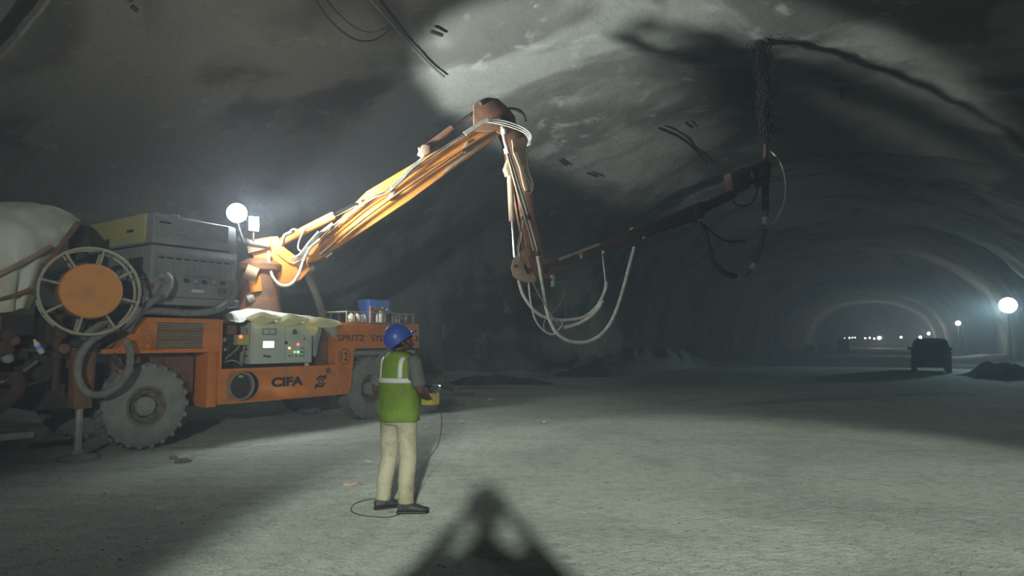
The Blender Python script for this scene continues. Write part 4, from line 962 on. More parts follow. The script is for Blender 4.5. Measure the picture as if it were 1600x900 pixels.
# ------------------------------------------------------------------ jet of wet concrete from the nozzle to the roof
jm = MB(); top = NZX.copy()
hitz = TZ0 + TSH * 0.975
for k in range(5200):
    u = rnd.random() ** 1.25
    z = NZX.z + 0.03 + (hitz - 0.05 - NZX.z) * u
    sp = 0.10 + 0.15 * u + (0.25 * max(0, u - 0.9) * 10 * 0.35)
    a = rnd.uniform(0, 6.283); q = abs(rnd.gauss(0, 0.5)) * sp
    c = Vector((NZX.x + math.cos(a) * q, NZX.y + math.sin(a) * q, z)); r = rnd.uniform(0.006, 0.022)
    l_ = r * rnd.uniform(1.5, 4.0)
    jm.add([c + Vector((r, 0, 0)), c + Vector((-r * .5, r * .87, 0)), c + Vector((-r * .5, -r * .87, 0)), c + Vector((0, 0, l_)), c - Vector((0, 0, l_))], [(0, 1, 3), (1, 2, 3), (2, 0, 3), (1, 0, 4), (2, 1, 4), (0, 2, 4)])
tag(jm.build('concrete_jet', M_JET, None, smooth=0), 'dark jet of wet concrete shooting upright from the nozzle to the roof', 'concrete spray', kind='stuff')

# ------------------------------------------------------------------ cables and bolts on the roof
def roof_cable(pix, r, m, label, name='cable', inset=0.12):
    pts = [tun_hit(x, y, inset) for x, y in pix]
    return tag(MB().tube(pts, r, 8, 5).build(name, m, None), label, 'cable')
roof_cable([(86, -30), (62, 6), (40, 32), (18, 60), (-20, 96)], 0.10, M_HOSE, 'thick grey ventilation pipe fixed along the roof above the tarpaulin', 'pipe')['category'] = 'pipe'
roof_cable([(560, -25), (584, 4), (612, 36), (640, 68), (668, 98), (694, 120)], 0.03, M_HOSE, 'dark cable running along the roof above the boom')
roof_cable([(486, -20), (500, 10), (524, 40), (556, 62), (586, 62), (612, 44)], 0.018, M_HOSEK, 'thin wire sagging in a loop below the roof', inset=0.25)
for i, (pix, lb) in enumerate((([(674, 49), (691, 55)], 'short dark bolt end sticking out of the roof above the boom'), ([(1030, 200), (1062, 214), (1085, 232), (1104, 254)], 'long dark bar hanging from the roof left of the nozzle'),
                 ([(1072, 192), (1082, 199)], 'small dark bolt plate on the roof beside the long bar'), ([(874, 250), (886, 258)], 'dark bolt end on the wall right of the boom knuckle'), ([(918, 270), (934, 276)], 'dark bolt plate on the wall above the third boom arm'), ([(1313, 138), (1316, 152)], 'dark bolt end on the pale roof right of the jet'),
                 ([(206, 10), (214, 16)], 'dark bolt end in the roof above the tarpaulin'))):
    pts = [tun_hit(x, y, 0.13) for x, y in pix]
    o = MB().tube(pts, 0.045 if len(pix) < 3 else 0.05, 8, 4 if len(pix) > 2 else 0).build('rock_bolt', M_DARK, None)
    tag(o, lb, 'rock bolt', 'bolts in the roof')

# ------------------------------------------------------------------ floor litter and rubble
def rock(c, r, m, seed, name='stone', flat=0.7):
    bm = bmesh.new(); bmesh.ops.create_icosphere(bm, subdivisions=2, radius=1.0)
    vs_ = []; sc = Vector((rnd.uniform(0.8, 1.25), rnd.uniform(0.75, 1.2), flat * rnd.uniform(0.8, 1.2)))
    for v in bm.verts:
        k = 1 + 0.35 * noise.noise(v.co * 1.6 + Vector((seed * 3.1, seed, 0)))
        p = v.co * k * r; vs_.append(Vector((p.x * sc.x, p.y * sc.y, p.z * sc.z)) + c)
    fs_ = [tuple(v.index for v in f.verts) for f in bm.faces]; bm.free()
    return MB().add(vs_, fs_).build(name, m, None, smooth=25)
def fz(p): return floor_z(p)
def heap(name, pix0, pix1, hgt, depth, label, m, seed, z0=0.0):
    """mound between two ground pixels with a crumbly crest"""
    A = ground(*pix0); B = ground(*pix1); n = 40; mrows = []
    dr = (B - A); pr = Vector((-dr.y, dr.x, 0)).normalized()
    for i in range(15):
        v = i / 14; row = []
        for j in range(n + 1):
            u = j / n; env = (math.sin(math.pi * u) ** 0.6) * (math.sin(math.pi * v) ** 0.8)
            p = A + dr * u + pr * (v - 0.3) * depth
            p.z = -0.06 + env * hgt * (0.75 + 0.6 * noise.fractal(p * 1.1 + Vector((seed, 0, 0)), 1.0, 2.0, 3))
            row.append(p)
        mrows.append(row)
    o = MB().sheet(mrows).build(name, m, None, smooth=40)
    return tag(o, label, 'rubble heap')
heap('rubble_heap', (915, 590), (1120, 568), 1.25, 3.0, 'dark rubble heap against the left wall below the third boom arm', M_ROCK, 2)
heap('rubble_heap', (690, 600), (870, 599), 0.34, 2.2, 'low dark spoil ridge at the wall foot beyond the worker', M_ROCK, 8)
heap('rubble_heap', (1503, 586), (1590, 592), 0.7, 2.2, 'pale spoil heap beside the dark vehicle', M_ROCKL, 5)
heap('rubble_heap', (1122, 563), (1215, 558), 0.6, 2.0, 'low pale rubble along the wall beyond the dark heap', M_ROCKL, 11)
def on_floor(px, py): 
    p = ground(px, py); p.z = fz(p); return p
p = on_floor(1017, 577); tag(rock(p + Vector((0, -0.3, 0.22)), 0.36, mat('pale_boulder', (0.40, 0.42, 0.46), 0.9, 0, (0.3, 0.31, 0.33), 4, 0.5, 0.3, 10), 4, 'boulder'), 'pale grey boulder at the foot of the dark rubble heap', 'boulder')
k = 0
for (x, y, r, lb) in ((975, 580, 0.16, 'dark stone at the near foot of the rubble heap'), (945, 583, 0.12, 'small dark stone at the heap end beside the wall'), (1060, 573, 0.18, 'dark stone lying right of the pale boulder'), (1178, 567, 0.26, 'pale block lying in front of the low pale rubble'), (1200, 561, 0.12, 'small white stone on the lit ground beyond the heap'), (718, 632, 0.13, 'flat grey clod on the dark ground beyond the worker'),
                 (286, 720, 0.10, 'grey clod on the floor in front of the big wheel'), (270, 716, 0.06, 'little grey stone beside the clod in front of the big wheel'), (1290, 690, 0.02, 'pebble')):
    if lb == 'pebble': continue
    p = on_floor(x, y); k += 1
    tag(rock(p + Vector((0, 0, r * 0.25)), r, M_ROCKL if 'pale' in lb or 'white' in lb or 'grey' in lb else M_ROCK, k), lb, 'stone')
def scrap(px, py, w, d, h, m, lb, name, seed, cat):
    c = on_floor(px, py); rows = []
    for i in range(5):
        row = []
        for j in range(7):
            x = (j / 6 - 0.5) * w * (1 - 0.25 * abs(i - 2) / 2); y = (i / 4 - 0.5) * d * (1 - 0.3 * abs(j - 3) / 3)
            row.append(c + Vector((x, y, 0.012 + h * max(0, 0.5 + noise.noise(Vector((x * 14 + seed, y * 14, seed)))))))
        rows.append(row)
    o = MB().sheet(rows).build(name, m, None, smooth=30, solid=0.004)
    return tag(o, lb, cat)
scrap(846, 661, 0.17, 0.13, 0.09, M_PALE, 'crumpled white paper scrap lying on the lit floor', 'paper_scrap', 1, 'litter')
scrap(768, 627, 0.24, 0.12, 0.05, M_PALE, 'pale scrap with a torn edge on the dark floor', 'paper_scrap', 2, 'litter')
scrap(843, 628, 0.07, 0.07, 0.04, M_PALE, 'tiny white scrap on the dark floor band', 'paper_scrap', 3, 'litter')
scrap(550, 758, 0.21, 0.07, 0.03, M_PEACH, 'peach coloured wrapper lying left of the worker', 'wrapper', 4, 'litter')
scrap(575, 724, 0.10, 0.06, 0.03, M_PALE, 'small white scrap just behind the worker', 'paper_scrap', 5, 'litter')
scrap(722, 661, 0.10, 0.08, 0.03, M_PEACH, 'pinkish wrapper at the edge of the lit floor', 'wrapper', 6, 'litter')
scrap(776, 668, 0.09, 0.05, 0.03, M_PALE, 'small pale scrap at the shadow edge on the floor', 'paper_scrap', 7, 'litter')
scrap(688, 664, 0.10, 0.07, 0.05, M_PEACH, 'peach scrap in the worker shadow', 'wrapper', 8, 'litter')
scrap(662, 673, 0.10, 0.06, 0.06, M_PALE, 'white scrap in the worker shadow close to his trousers', 'paper_scrap', 9, 'litter')
# loose stones: far too many to count
gm = MB()
for k in range(1500):
    px = rnd.uniform(-40, 1640); py = 604 + 301 * rnd.random() ** 0.8
    c = ground(px, py)
    if (c - MO).dot(MEY) > -0.2 and -3 < (c - MO).dot(MEX) < 6.2: continue
    t = c.dot(TEY)
    if t < -7.5 or t > 12.4: continue
    c.z = fz(c); r = rnd.choice((0.004, 0.005, 0.006, 0.008, 0.010, 0.016)) * (1 + c.length * 0.02)
    a = rnd.uniform(0, 6.28); u = Vector((math.cos(a), math.sin(a), 0)) * r; v = Vector((-math.sin(a), math.cos(a), 0)) * r * rnd.uniform(0.6, 1)
    h = Vector((0, 0, r * rnd.uniform(0.4, 0.8)))
    gm.add([c + u, c + v, c - u * 0.9, c - v, c + h + u * 0.3], [(0, 1, 4), (1, 2, 4), (2, 3, 4), (3, 0, 4), (3, 2, 1, 0)])
tag(gm.build('gravel', mat('floor_gravel', (0.30, 0.32, 0.28), 0.95, 0, (0.2, 0.2, 0.18), 9, 0.7), None, smooth=0), 'loose gravel scattered over the trodden floor', 'gravel', kind='stuff')
# hoses and pipes lying beyond the worker
def floor_tube(pix, r, name, m, lb, cat, lift=None, n=5):
    pts = []
    for i, (x, y) in enumerate(pix):
        p = on_floor(x, y); p.z += r + (lift[i] if lift else 0); pts.append(p)
    return tag(MB().tube(pts, r, 10, n).build(name, m, None), lb, cat)
floor_tube([(640, 606), (668, 604), (690, 606), (712, 612)], 0.05, 'pipe', M_STEEL, 'pale pipe lying on the dark floor beyond the worker', 'pipe', None, 3)
q0 = on_floor(640, 604)
p1 = at_depth(652, 563, q0.y); p2 = at_depth(672, 567, q0.y); p3 = at_depth(688, 575, q0.y); p4 = at_depth(694, 584, q0.y)
hb = at_depth(700, 604, q0.y); hb.z = fz(hb) + 0.06
ha = at_depth(634, 606, q0.y + 0.2); ha.z = fz(ha) + 0.06
tag(MB().tube([ha, at_depth(640, 572, q0.y + 0.1), p1, p2, p3, p4, hb], 0.06, 10, 5).build('hose', M_HOSE, None), 'thick grey hose arching above the floor beyond the worker', 'hose')
floor_tube([(712, 609), (735, 606), (765, 609), (800, 607)], 0.04, 'pipe', M_HUB, 'grey pipe lying in front of the low spoil ridge', 'pipe', None, 3)
floor_tube([(676, 620), (704, 618), (744, 620)], 0.05, 'pipe', M_STEEL, 'short steel pipe on the floor nearer the worker', 'pipe', None, 2)
# thin control cable from the remote round the worker's boots
# ------------------------------------------------------------------ lamp stands
def lamp_stand(name, P, r, lens_m, label, group=None, aim=None, poler=0.03, power=0, col=(1, 0.97, 0.86)):
    g = Vector((P.x, P.y, 0)); g.z = fz(g)
    t_ = empty(name, Matrix.Translation(g), label, 'lamp', group)
    d = ((aim or CAM) - P); d.normalize()
    MB().lathe(P, d, [(r * 0.35, -r * 0.9), (r * 0.8, -r * 0.6), (r * 1.06, -0.05 * r), (r * 1.06, 0.06 * r), (r, 0.08 * r)], 20).build('lamp_housing', M_DARK, t_)
    MB().lathe(P, d, [(r * 0.98, 0.06 * r), (r * 0.98, 0.1 * r), (r * 0.6, 0.25 * r), (r * 0.1, 0.32 * r)], 20).build('lamp_lens', lens_m, t_)
    bk_ = P - d * r * 0.6
    MB().tube([Vector((bk_.x, bk_.y, g.z)), bk_], poler, 8).build('pole', M_DARK, t_)
    for k in range(3):
        an = k * 2.094 + 0.4; e = Vector((math.cos(an), math.sin(an), 0)) * 0.6
        MB().tube([Vector((bk_.x, bk_.y, g.z + 0.7)), Vector((bk_.x, bk_.y, g.z + 0.03)) + e], poler * 0.7, 6).build('leg', M_DARK, t_)
    if power: light('stand_light', 'POINT', P + d * (r * 0.5 + 0.15), power, col, r * 0.6)
    return t_
lamp_stand('floodlight', L3P, 0.48, M_LENS, 'large dazzling round floodlight on a stand right of the dark vehicle', poler=0.05)
far = [(1497, 505, 61, 0.20, 250, 'bright floodlight on a stand between the vehicle and the large dazzling floodlight'),
       (1451, 521, 100, 0.20, 200, 'small lamp glowing above the roof of the dark vehicle'),
       (1438, 527, 118, 0.24, 250, 'small bright lamp just over the left roof edge of the dark vehicle'),
       (1408, 527, 124, 0.20, 0, 'small warm lamp far down the tunnel left of the vehicle'),
       (1374, 528, 126, 0.32, 500, 'brightest of the far warm lamps at the end of the tunnel'),
       (1366, 529, 130, 0.14, 0, 'faint far lamp beside the brightest warm one'),
       (1359, 528, 136, 0.14, 0, 'faint far lamp in the row'), (1352, 528.5, 138, 0.14, 0, 'faint far lamp in the row'), (1336, 527.5, 140, 0.11, 0, 'faint far lamp in the row'),
       (1332, 527.5, 142, 0.12, 0, 'faint far lamp in the row'), (1327.5, 528, 142, 0.15, 0, 'faint far lamp in the row'), (1319.5, 528.5, 144, 0.11, 0, 'faint far lamp in the row')]
for (x, y, Y, r, pw, lb) in far:
    lb2 = 'one of the faint far lamps lined up at the tunnel end' if 'in the row' in lb else lb
    lamp_stand('work_light', at_depth(x, y, Y), r, M_LENSF, lb2, 'far lamps', None, 0.02, pw)
lt = lamp_stand('light_tower', L4P + Vector((0, -0.06, 0)), 0.2, M_LENS, 'tall light tower lighting the floor from behind', None, Vector((1.6, 5.6, 0)), 0.05)

# ------------------------------------------------------------------ dark vehicle
def car(P, yaw):
    f = Vector((math.sin(yaw), math.cos(yaw), 0)); r_ = Vector((f.y, -f.x, 0))
    M_ = Matrix(((r_.x, f.x, 0, P.x), (r_.y, f.y, 0, P.y), (0, 0, 1, P.z), (0, 0, 0, 1)))
    t_ = empty('car', M_, 'dark off-road vehicle seen from behind on the tunnel floor', 'car')
    F = frame(P, r_ * 0.93, f * 0.95, Vector((0, 0, 0.92)))
    side = [(-0.05, 0.28), (-0.08, 0.95), (-0.02, 1.02), (0.16, 1.62), (0.34, 1.72), (2.3, 1.74), (2.55, 1.68), (3.05, 1.08), (4.1, 0.98), (4.25, 0.85), (4.25, 0.28)]
    lv = [(0.28, 0.83), (0.95, 0.875), (1.02, 0.87), (1.62, 0.72), (1.74, 0.62)]
    def hw(z):
        for (z0, w0), (z1, w1) in zip(lv, lv[1:]):
            if z <= z1: return w0 + (w1 - w0) * (z - z0) / (z1 - z0)
        return lv[-1][1]
    n = len(side)
    vv = [F(-hw(z), y, z) for y, z in side] + [F(hw(z), y, z) for y, z in side]
    # subdivide across so the roof curves
    rows = []
    for k in range(7):
        u = k / 6 * 2 - 1
        rows.append([F(hw(z) * u, y + (0.05 * (u * u) if y < 0.5 else 0), z + (0.03 * (1 - u * u) if z > 1.5 else 0)) for y, z in side])
    b = MB().sheet(rows)
    for s_ in (-1, 1): b.add([F(hw(z) * s_, y + (0.05 if y < 0.5 else 0), z) for y, z in side], [tuple(range(n))])
    b.add([F(-0.83, 0, 0.28), F(0.83, 0, 0.28), F(0.83, 4.25, 0.28), F(-0.83, 4.25, 0.28)], [(0, 1, 2, 3)])
    b.build('car_body', M_CAR, t_, 0.0, 40)
    MB().add([F(-0.66, -0.02, 1.10), F(0.66, -0.02, 1.10), F(0.58, 0.13, 1.55), F(-0.58, 0.13, 1.55)], [(0, 1, 2, 3)]).build('rear_window', M_GLASS, t_, smooth=0, solid=0.03)
    for s_ in (-1, 1):
        for (y0, y1, y2, y3) in ((0.35, 1.25, 1.25, 0.5), (1.35, 2.75, 2.42, 1.35)):
            MB().add([F(s_ * (hw(1.08) + 0.005), y0, 1.08), F(s_ * (hw(1.08) + 0.005), y1, 1.08), F(s_ * (hw(1.58) + 0.005), y2, 1.58), F(s_ * (hw(1.58) + 0.005), y3, 1.58)], [(0, 1, 2, 3)]).build('side_window', M_GLASS, t_, smooth=0, solid=0.02)
        MB().box(F, (s_ * 0.92 - 0.11, 2.6, 1.12), (s_ * 0.92 + 0.11, 2.7, 1.27)).build('wing_mirror', M_CAR, t_, 0.03)
        MB().box(F, (s_ * 0.74 - 0.08, -0.10, 0.72), (s_ * 0.74 + 0.08, -0.03, 0.98)).build('tail_light', mat('dark_red_lens', (0.10, 0.012, 0.012), 0.3), t_, 0.015)
        for y in (0.75, 3.45):
            MB().lathe(F(s_ * 0.88, y, 0.36), r_ * (-s_), [(0.15, 0.02), (0.2, 0.0), (0.33, 0.0), (0.36, 0.04), (0.36, 0.2), (0.33, 0.24), (0.15, 0.22)], 28).build('wheel', M_BLACK, t_)
            MB().lathe(F(s_ * 0.885, y, 0.36), r_ * (-s_), [(0.05, -0.01), (0.18, 0.0), (0.2, 0.05)], 20).build('hub_cap', M_GREY, t_)
    MB().box(F, (-0.86, -0.18, 0.34), (0.86, -0.02, 0.60)).build('rear_bumper', M_BLACK, t_, 0.04)
    MB().box(F, (-0.26, -0.195, 0.47), (0.26, -0.18, 0.57)).build('number_plate', M_HUB, t_, 0.004)
    MB().box(F, (-0.6, 3.3, 1.0), (0.6, 3.4, 1.02)).build('wiper_cowl', M_BLACK, t_, 0.0)
    for s_ in (-1, 1):
        MB().add([F(s_ * 0.3, 2.58, 1.62), F(s_ * 0.3, 3.02, 1.11), F(s_ * 0.02, 3.02, 1.11), F(s_ * 0.02, 2.58, 1.66)], [(0, 1, 2, 3)]).build('windscreen', M_GLASS, t_, smooth=0, solid=0.02)
    return t_
cp_ = on_floor(1456, 583); cp_.z += 0.02
car(cp_, TA + R(2))
# distant parked vehicle and gear
def crate(px, py, w, h, m, lb, cat, name, yd=None):
    p = on_floor(px, py); F = frame(p, Vector((0.875, -0.483, 0)), Vector((0.483, 0.875, 0)), Vector((0, 0, 1)))
    t_ = empty(name, Matrix.Translation(p), lb, cat)
    MB().box(F, (-w / 2, 0, 0.12), (w / 2, w * 0.8, h)).build('body', m, t_, 0.05)
    MB().box(F, (-w / 2 - 0.05, -0.05, h - 0.02), (w / 2 + 0.05, w * 0.8 + 0.05, h + 0.08)).build('lid', M_GREY, t_, 0.03)
    for sx in (-1, 1):
        MB().box(F, (sx * w * 0.4 - 0.08, 0.05, 0), (sx * w * 0.4 + 0.08, w * 0.8 - 0.05, 0.13)).build('skid', M_DARK, t_, 0.01)
    return t_
crate(1290, 552, 1.5, 0.95, mat('pale_blue_sheet', (0.28, 0.36, 0.46), 0.7), 'far pale blue bin in the tunnel left of the lamps', 'bin', 'storage_bin')
crate(1265, 551, 1.3, 0.85, mat('grey_blue_sheet', (0.16, 0.19, 0.24), 0.7), 'far grey blue bin beside the pale blue one', 'bin', 'storage_bin')
p = on_floor(1318, 553)
bx = empty('barrel_stack', Matrix.Translation(p), 'far dark upright tank beside the pale blue bin', 'tank')
MB().lathe(p, (0, 0, 1), [(0.55, 0), (0.6, 0.1), (0.6, 1.4), (0.5, 1.6), (0.2, 1.7)], 20).build('tank_body', M_DARK, bx); bx.name = 'water_tank'
MB().lathe(p, (0, 0, 1), [(0.15, 1.68), (0.15, 1.8)], 12).build('tank_cap', M_DARK, bx)
MB().ring(p + Vector((0, 0, 0.7)), (0, 0, 1), 0.6, 0.03, 24, 6).build('hoop', M_DARK, bx)
# ------------------------------------------------------------------ people
def hand(mb, wrist, d, n, side, curl=0.9, thumb=0.9):
    """d: along the palm, n: out of the palm (fingers curl that way), side: +1 right hand; w points to the thumb side"""
    d = d.normalized(); n = (n - d * n.dot(d)).normalized(); w = d.cross(n) * side
    w = w.normalized()
    pc = wrist + d * 0.05
    mb.ell(pc, (w * 0.041, n * 0.017, d * 0.054), 14, 8)
    mb.ell(wrist + d * 0.075, (w * 0.040, n * 0.014, d * 0.026), 12, 8)
    L = (0.068, 0.078, 0.073, 0.058)
    for k in range(4):
        base = wrist + d * 0.088 + w * (0.030 - 0.0205 * k); fd = (d + w * (0.06 - 0.04 * k)).normalized(); p = base - fd * 0.012; an = 0
        for q, (fr_, ck) in enumerate(((0.46, 0.55), (0.30, 0.95), (0.24, 0.6))):
            an += ck * curl
            dd = fd * math.cos(an) + n * math.sin(an); e = p + dd * (L[k] * fr_ + (0.012 if q == 0 else 0))
            mb.cap(p, e, 0.0092 - 0.001 * q, 0.0085 - 0.001 * q, 10); p = e
    p = wrist + d * 0.025 + w * 0.030
    for q, (l, a) in enumerate(((0.04, 0.75), (0.032, 0.35), (0.026, 0.1))):
        dd = (d * (1 - a * 0.4) + w * a + n * (0.25 + 0.3 * q * thumb)).normalized(); e = p + dd * l
        mb.cap(p, e, 0.0115 - 0.001 * q, 0.0105 - 0.001 * q, 10); p = e

def person(P, yaw, k, J, feet, head_yaw, head_pitch, label, mats, vest=False, helmet=True, hands=None, voxel=0.0055):
    """k: scale. J: arm joints in body frame (x right, y forward, z up). feet: [(ankle xyz, toe yaw)] in body frame for left, right"""
    f = Vector((math.sin(yaw), math.cos(yaw), 0)); r_ = Vector((f.y, -f.x, 0)); Z = Vector((0, 0, 1))
    B = lambda x, y, z: P + (r_ * x + f * y + Z * z) * k
    BV = lambda v: B(*v)
    M_ = Matrix(((r_.x, f.x, 0, P.x), (r_.y, f.y, 0, P.y), (0, 0, 1, P.z), (0, 0, 0, 1)))
    root = empty('person', M_, label, 'person')
    hf = Vector((math.sin(head_yaw) * math.cos(head_pitch), math.cos(head_yaw) * math.cos(head_pitch), math.sin(head_pitch)))
    hr = Vector((math.cos(head_yaw), -math.sin(head_yaw), 0)); hu = hr.cross(hf)
    Hc = Vector((0, 0.02, 1.55))
    HV = lambda x, y, z: BV(Hc + hr * x + hf * y + hu * z)
    hx = lambda v: (r_ * v.x + f * v.y + Z * v.z) * k
    b = MB()
    # head and face
    b.ell(HV(0, -0.005, 0.02), (hx(hr) * 0.074, hx(hf) * 0.094, hx(hu) * 0.10), 20, 14)
    b.ell(HV(0, 0.028, -0.055), (hx(hr) * 0.056, hx(hf) * 0.062, hx(hu) * 0.062), 16, 10)
    b.cap(HV(0, 0.088, 0.012), HV(0, 0.106, -0.028), 0.009 * k, 0.015 * k, 10)
    for s_ in (-1, 1):
        b.ell(HV(0.075 * s_, -0.004, -0.012), (hx(hr) * 0.011, hx(hf) * 0.020, hx(hu) * 0.031), 10, 8)
        b.ell(HV(0.030 * s_, 0.078, 0.026), (hx(hr) * 0.020, hx(hf) * 0.014, hx(hu) * 0.008), 10, 6)
        b.ell(HV(0.036 * s_, 0.062, -0.020), (hx(hr) * 0.022, hx(hf) * 0.022, hx(hu) * 0.020), 10, 6)
    b.ell(HV(0, 0.082, -0.058), (hx(hr) * 0.025, hx(hf) * 0.012, hx(hu) * 0.009), 10, 6)
    b.ell(HV(0, 0.074, -0.096), (hx(hr) * 0.022, hx(hf) * 0.018, hx(hu) * 0.016), 10, 6)
    b.cap(B(0, -0.012, 1.36), BV(Hc + Vector((0, -0.012, -0.06))), 0.062 * k, 0.056 * k, 14)
    # trunk
    def tring(mbx, prof, yo=0.0):
        n = 28; vv = []; ff = []
        for (z, rx, ry, oy) in prof:
            for j in range(n):
                a = 2 * math.pi * j / n; vv.append(B(rx * math.cos(a), oy + yo + ry * math.sin(a), z))
        for i in range(len(prof) - 1):
            for j in range(n): ff.append((i * n + j, i * n + (j + 1) % n, (i + 1) * n + (j + 1) % n, (i + 1) * n + j))
        ff.append(tuple(range(n))[::-1]); ff.append(tuple(range((len(prof) - 1) * n, len(prof) * n))); mbx.add(vv, ff)
    tring(b, [(0.80, 0.13, 0.09, 0), (0.88, 0.16, 0.105, 0), (1.0, 0.145, 0.095, 0), (1.12, 0.15, 0.10, 0), (1.27, 0.175, 0.11, 0), (1.36, 0.165, 0.09, -0.01), (1.41, 0.09, 0.06, -0.012)])
    SH = {-1: Vector((-0.185, -0.01, 1.355)), 1: Vector((0.185, -0.01, 1.355))}
    el = {-1: Vector(J['elL']), 1: Vector(J['elR'])}; wr = {-1: Vector(J['wrL']), 1: Vector(J['wrR'])}
    for s_ in (-1, 1):
        b.cap(BV(SH[s_]), BV(SH[s_].lerp(el[s_], 0.5)), 0.056 * k, 0.047 * k); b.cap(BV(SH[s_].lerp(el[s_], 0.5)), BV(el[s_]), 0.047 * k, 0.039 * k)
        b.cap(BV(el[s_]), BV(el[s_].lerp(wr[s_], 0.35)), 0.039 * k, 0.042 * k); b.cap(BV(el[s_].lerp(wr[s_], 0.35)), BV(wr[s_]), 0.042 * k, 0.027 * k)
        hd_, hn_ = hands[s_]
        hand(b, BV(wr[s_]), hx(Vector(hd_)), hx(Vector(hn_)), s_, curl=hands.get('curl', 0.8))
    legs = {}
    for s_, (an, ty) in zip((-1, 1), feet):
        hip = Vector((0.088 * s_, 0, 0.86)); an = Vector(an); kn = hip.lerp(an, 0.49) + Vector((0.0, 0.035, 0)); legs[s_] = (hip, kn, an, ty)
        b.cap(BV(hip), BV(kn), 0.080 * k, 0.055 * k); b.cap(BV(kn), BV(kn.lerp(an, 0.35)), 0.052 * k, 0.055 * k); b.cap(BV(kn.lerp(an, 0.35)), BV(an), 0.055 * k, 0.036 * k)
    b.build('body', mats['skin'], root, smooth=180, remesh=voxel, sm_it=2)
    # eyes
    for s_ in (-1, 1):
        MB().ell(HV(0.031 * s_, 0.078, 0.008), (hx(hr) * 0.012, hx(hf) * 0.008, hx(hu) * 0.007), 10, 6).build('eye', M_BLACK, root)
    # hair below the helmet
    h = MB(); h.ell(HV(0, -0.018, 0.030), (hx(hr) * 0.080, hx(hf) * 0.092, hx(hu) * 0.100), 22, 14)
    h.ell(HV(0, -0.045, -0.03), (hx(hr) * 0.066, hx(hf) * 0.052, hx(hu) * 0.050), 18, 10)
    h.build('hair', M_HAIR, root, smooth=180, remesh=0.008, sm_it=2)
    # trousers
    t = MB()
    tring(t, [(0.78, 0.165, 0.118, 0), (0.86, 0.180, 0.125, 0), (0.95, 0.172, 0.115, 0), (1.02, 0.160, 0.108, 0)])
    for s_ in (-1, 1):
        hip, kn, an, ty = legs[s_]
        hem = an + Vector((0, 0, -0.005)); md = kn.lerp(hem, 0.5) + Vector((0, -0.012, 0))
        t.cap(BV(hip), BV(hip.lerp(kn, 0.5)), 0.103 * k, 0.094 * k, 18); t.cap(BV(hip.lerp(kn, 0.5)), BV(kn), 0.094 * k, 0.082 * k, 18)
        t.cap(BV(kn), BV(md), 0.081 * k, 0.077 * k, 18); 
        t.lathe(BV(md), hx(hem - md), [(0.077 * k, -0.02), (0.077 * k, 0.0), (0.070 * k, (hem - md).length * k * 0.7), (0.074 * k, (hem - md).length * k * 0.93), (0.066 * k, (hem - md).length * k)], 18)
        for q in range(5):
            u = rnd.uniform(0.1, 0.95); c_ = kn.lerp(hem, u); a_ = rnd.uniform(0, 6.28)
            t.ell(BV(c_ + Vector((math.cos(a_) * 0.060, math.sin(a_) * 0.060, 0))), (hx(Vector((0.030, 0, 0.012))), hx(Vector((0, 0.030, 0))), hx(Vector((0.004, 0, 0.012)))), 10, 6)
    t.build('trousers', mats['trousers'], root, smooth=180, remesh=0.009, sm_it=3)
    # shirt with short sleeves
    s2 = MB()
    tring(s2, [(0.90, 0.172, 0.118, 0), (1.0, 0.168, 0.115, 0), (1.14, 0.172, 0.118, 0), (1.28, 0.190, 0.124, 0), (1.37, 0.182, 0.104, -0.01), (1.425, 0.10, 0.072, -0.012), (1.445, 0.072, 0.064, -0.012)])
    sl_ = mats.get('sleeve', 0.86)
    for s_ in (-1, 1):
        e_ = SH[s_].lerp(el[s_], sl_); s2.cap(BV(SH[s_]), BV(e_.lerp(SH[s_], 0.15)), 0.070 * k, 0.066 * k, 16)
        dd = (e_ - SH[s_]); s2.lathe(BV(SH[s_]), hx(dd), [(0.068 * k, dd.length * k * 0.2), (0.068 * k, dd.length * k * 0.85), (0.070 * k, dd.length * k)], 18)
    s2.build('shirt', mats['shirt'], root, smooth=180, remesh=0.008, sm_it=3)
    # boots
    for s_ in (-1, 1):
        hip, kn, an, ty = legs[s_]
        fd = Vector((math.sin(ty), math.cos(ty), 0)); fr_ = Vector((fd.y, -fd.x, 0)); g = Vector((an.x, an.y, 0))
        sh_ = MB(); prof = [(-0.075, 0.030, 0.05, 0.085), (-0.05, 0.040, 0.045, 0.10), (0.02, 0.043, 0.045, 0.105), (0.08, 0.048, 0.045, 0.085), (0.14, 0.050, 0.042, 0.062), (0.185, 0.040, 0.038, 0.052), (0.205, 0.018, 0.034, 0.042)]
        vv = []; n = 14; ff = []
        for (y, hw_, c0, top_) in prof:
            for j in range(n):
                a = 2 * math.pi * j / n; zz = 0.016 + (top_ - 0.016) * (0.5 + 0.5 * math.sin(a)); w_ = hw_ * math.cos(a) * (1.0 if math.sin(a) < 0.2 else 0.92)
                vv.append(BV(g + fd * y + fr_ * w_ + Vector((0, 0, zz))))
        for i in range(len(prof) - 1):
            for j in range(n): ff.append((i * n + j, i * n + (j + 1) % n, (i + 1) * n + (j + 1) % n, (i + 1) * n + j))
        ff.append(tuple(range(n))[::-1]); ff.append(tuple(range((len(prof) - 1) * n, len(prof) * n))); sh_.add(vv, ff)
        sh_.lathe(BV(g + Vector((0, 0, 0.05))), hx(Vector((0, 0, 1))), [(0.052 * k, 0), (0.054 * k, 0.05), (0.055 * k, 0.075)], 16)
        bo_ = sh_.build('boot', M_SHOE, root, smooth=60)
        so = MB(); out = [(-0.082, 0.022), (-0.07, 0.038), (0.0, 0.043), (0.06, 0.046), (0.13, 0.053), (0.18, 0.046), (0.208, 0.024)]
        pts = [BV(g + fd * y + fr_ * w_) for y, w_ in out] + [BV(g + fd * y - fr_ * w_) for y, w_ in out[::-1]]
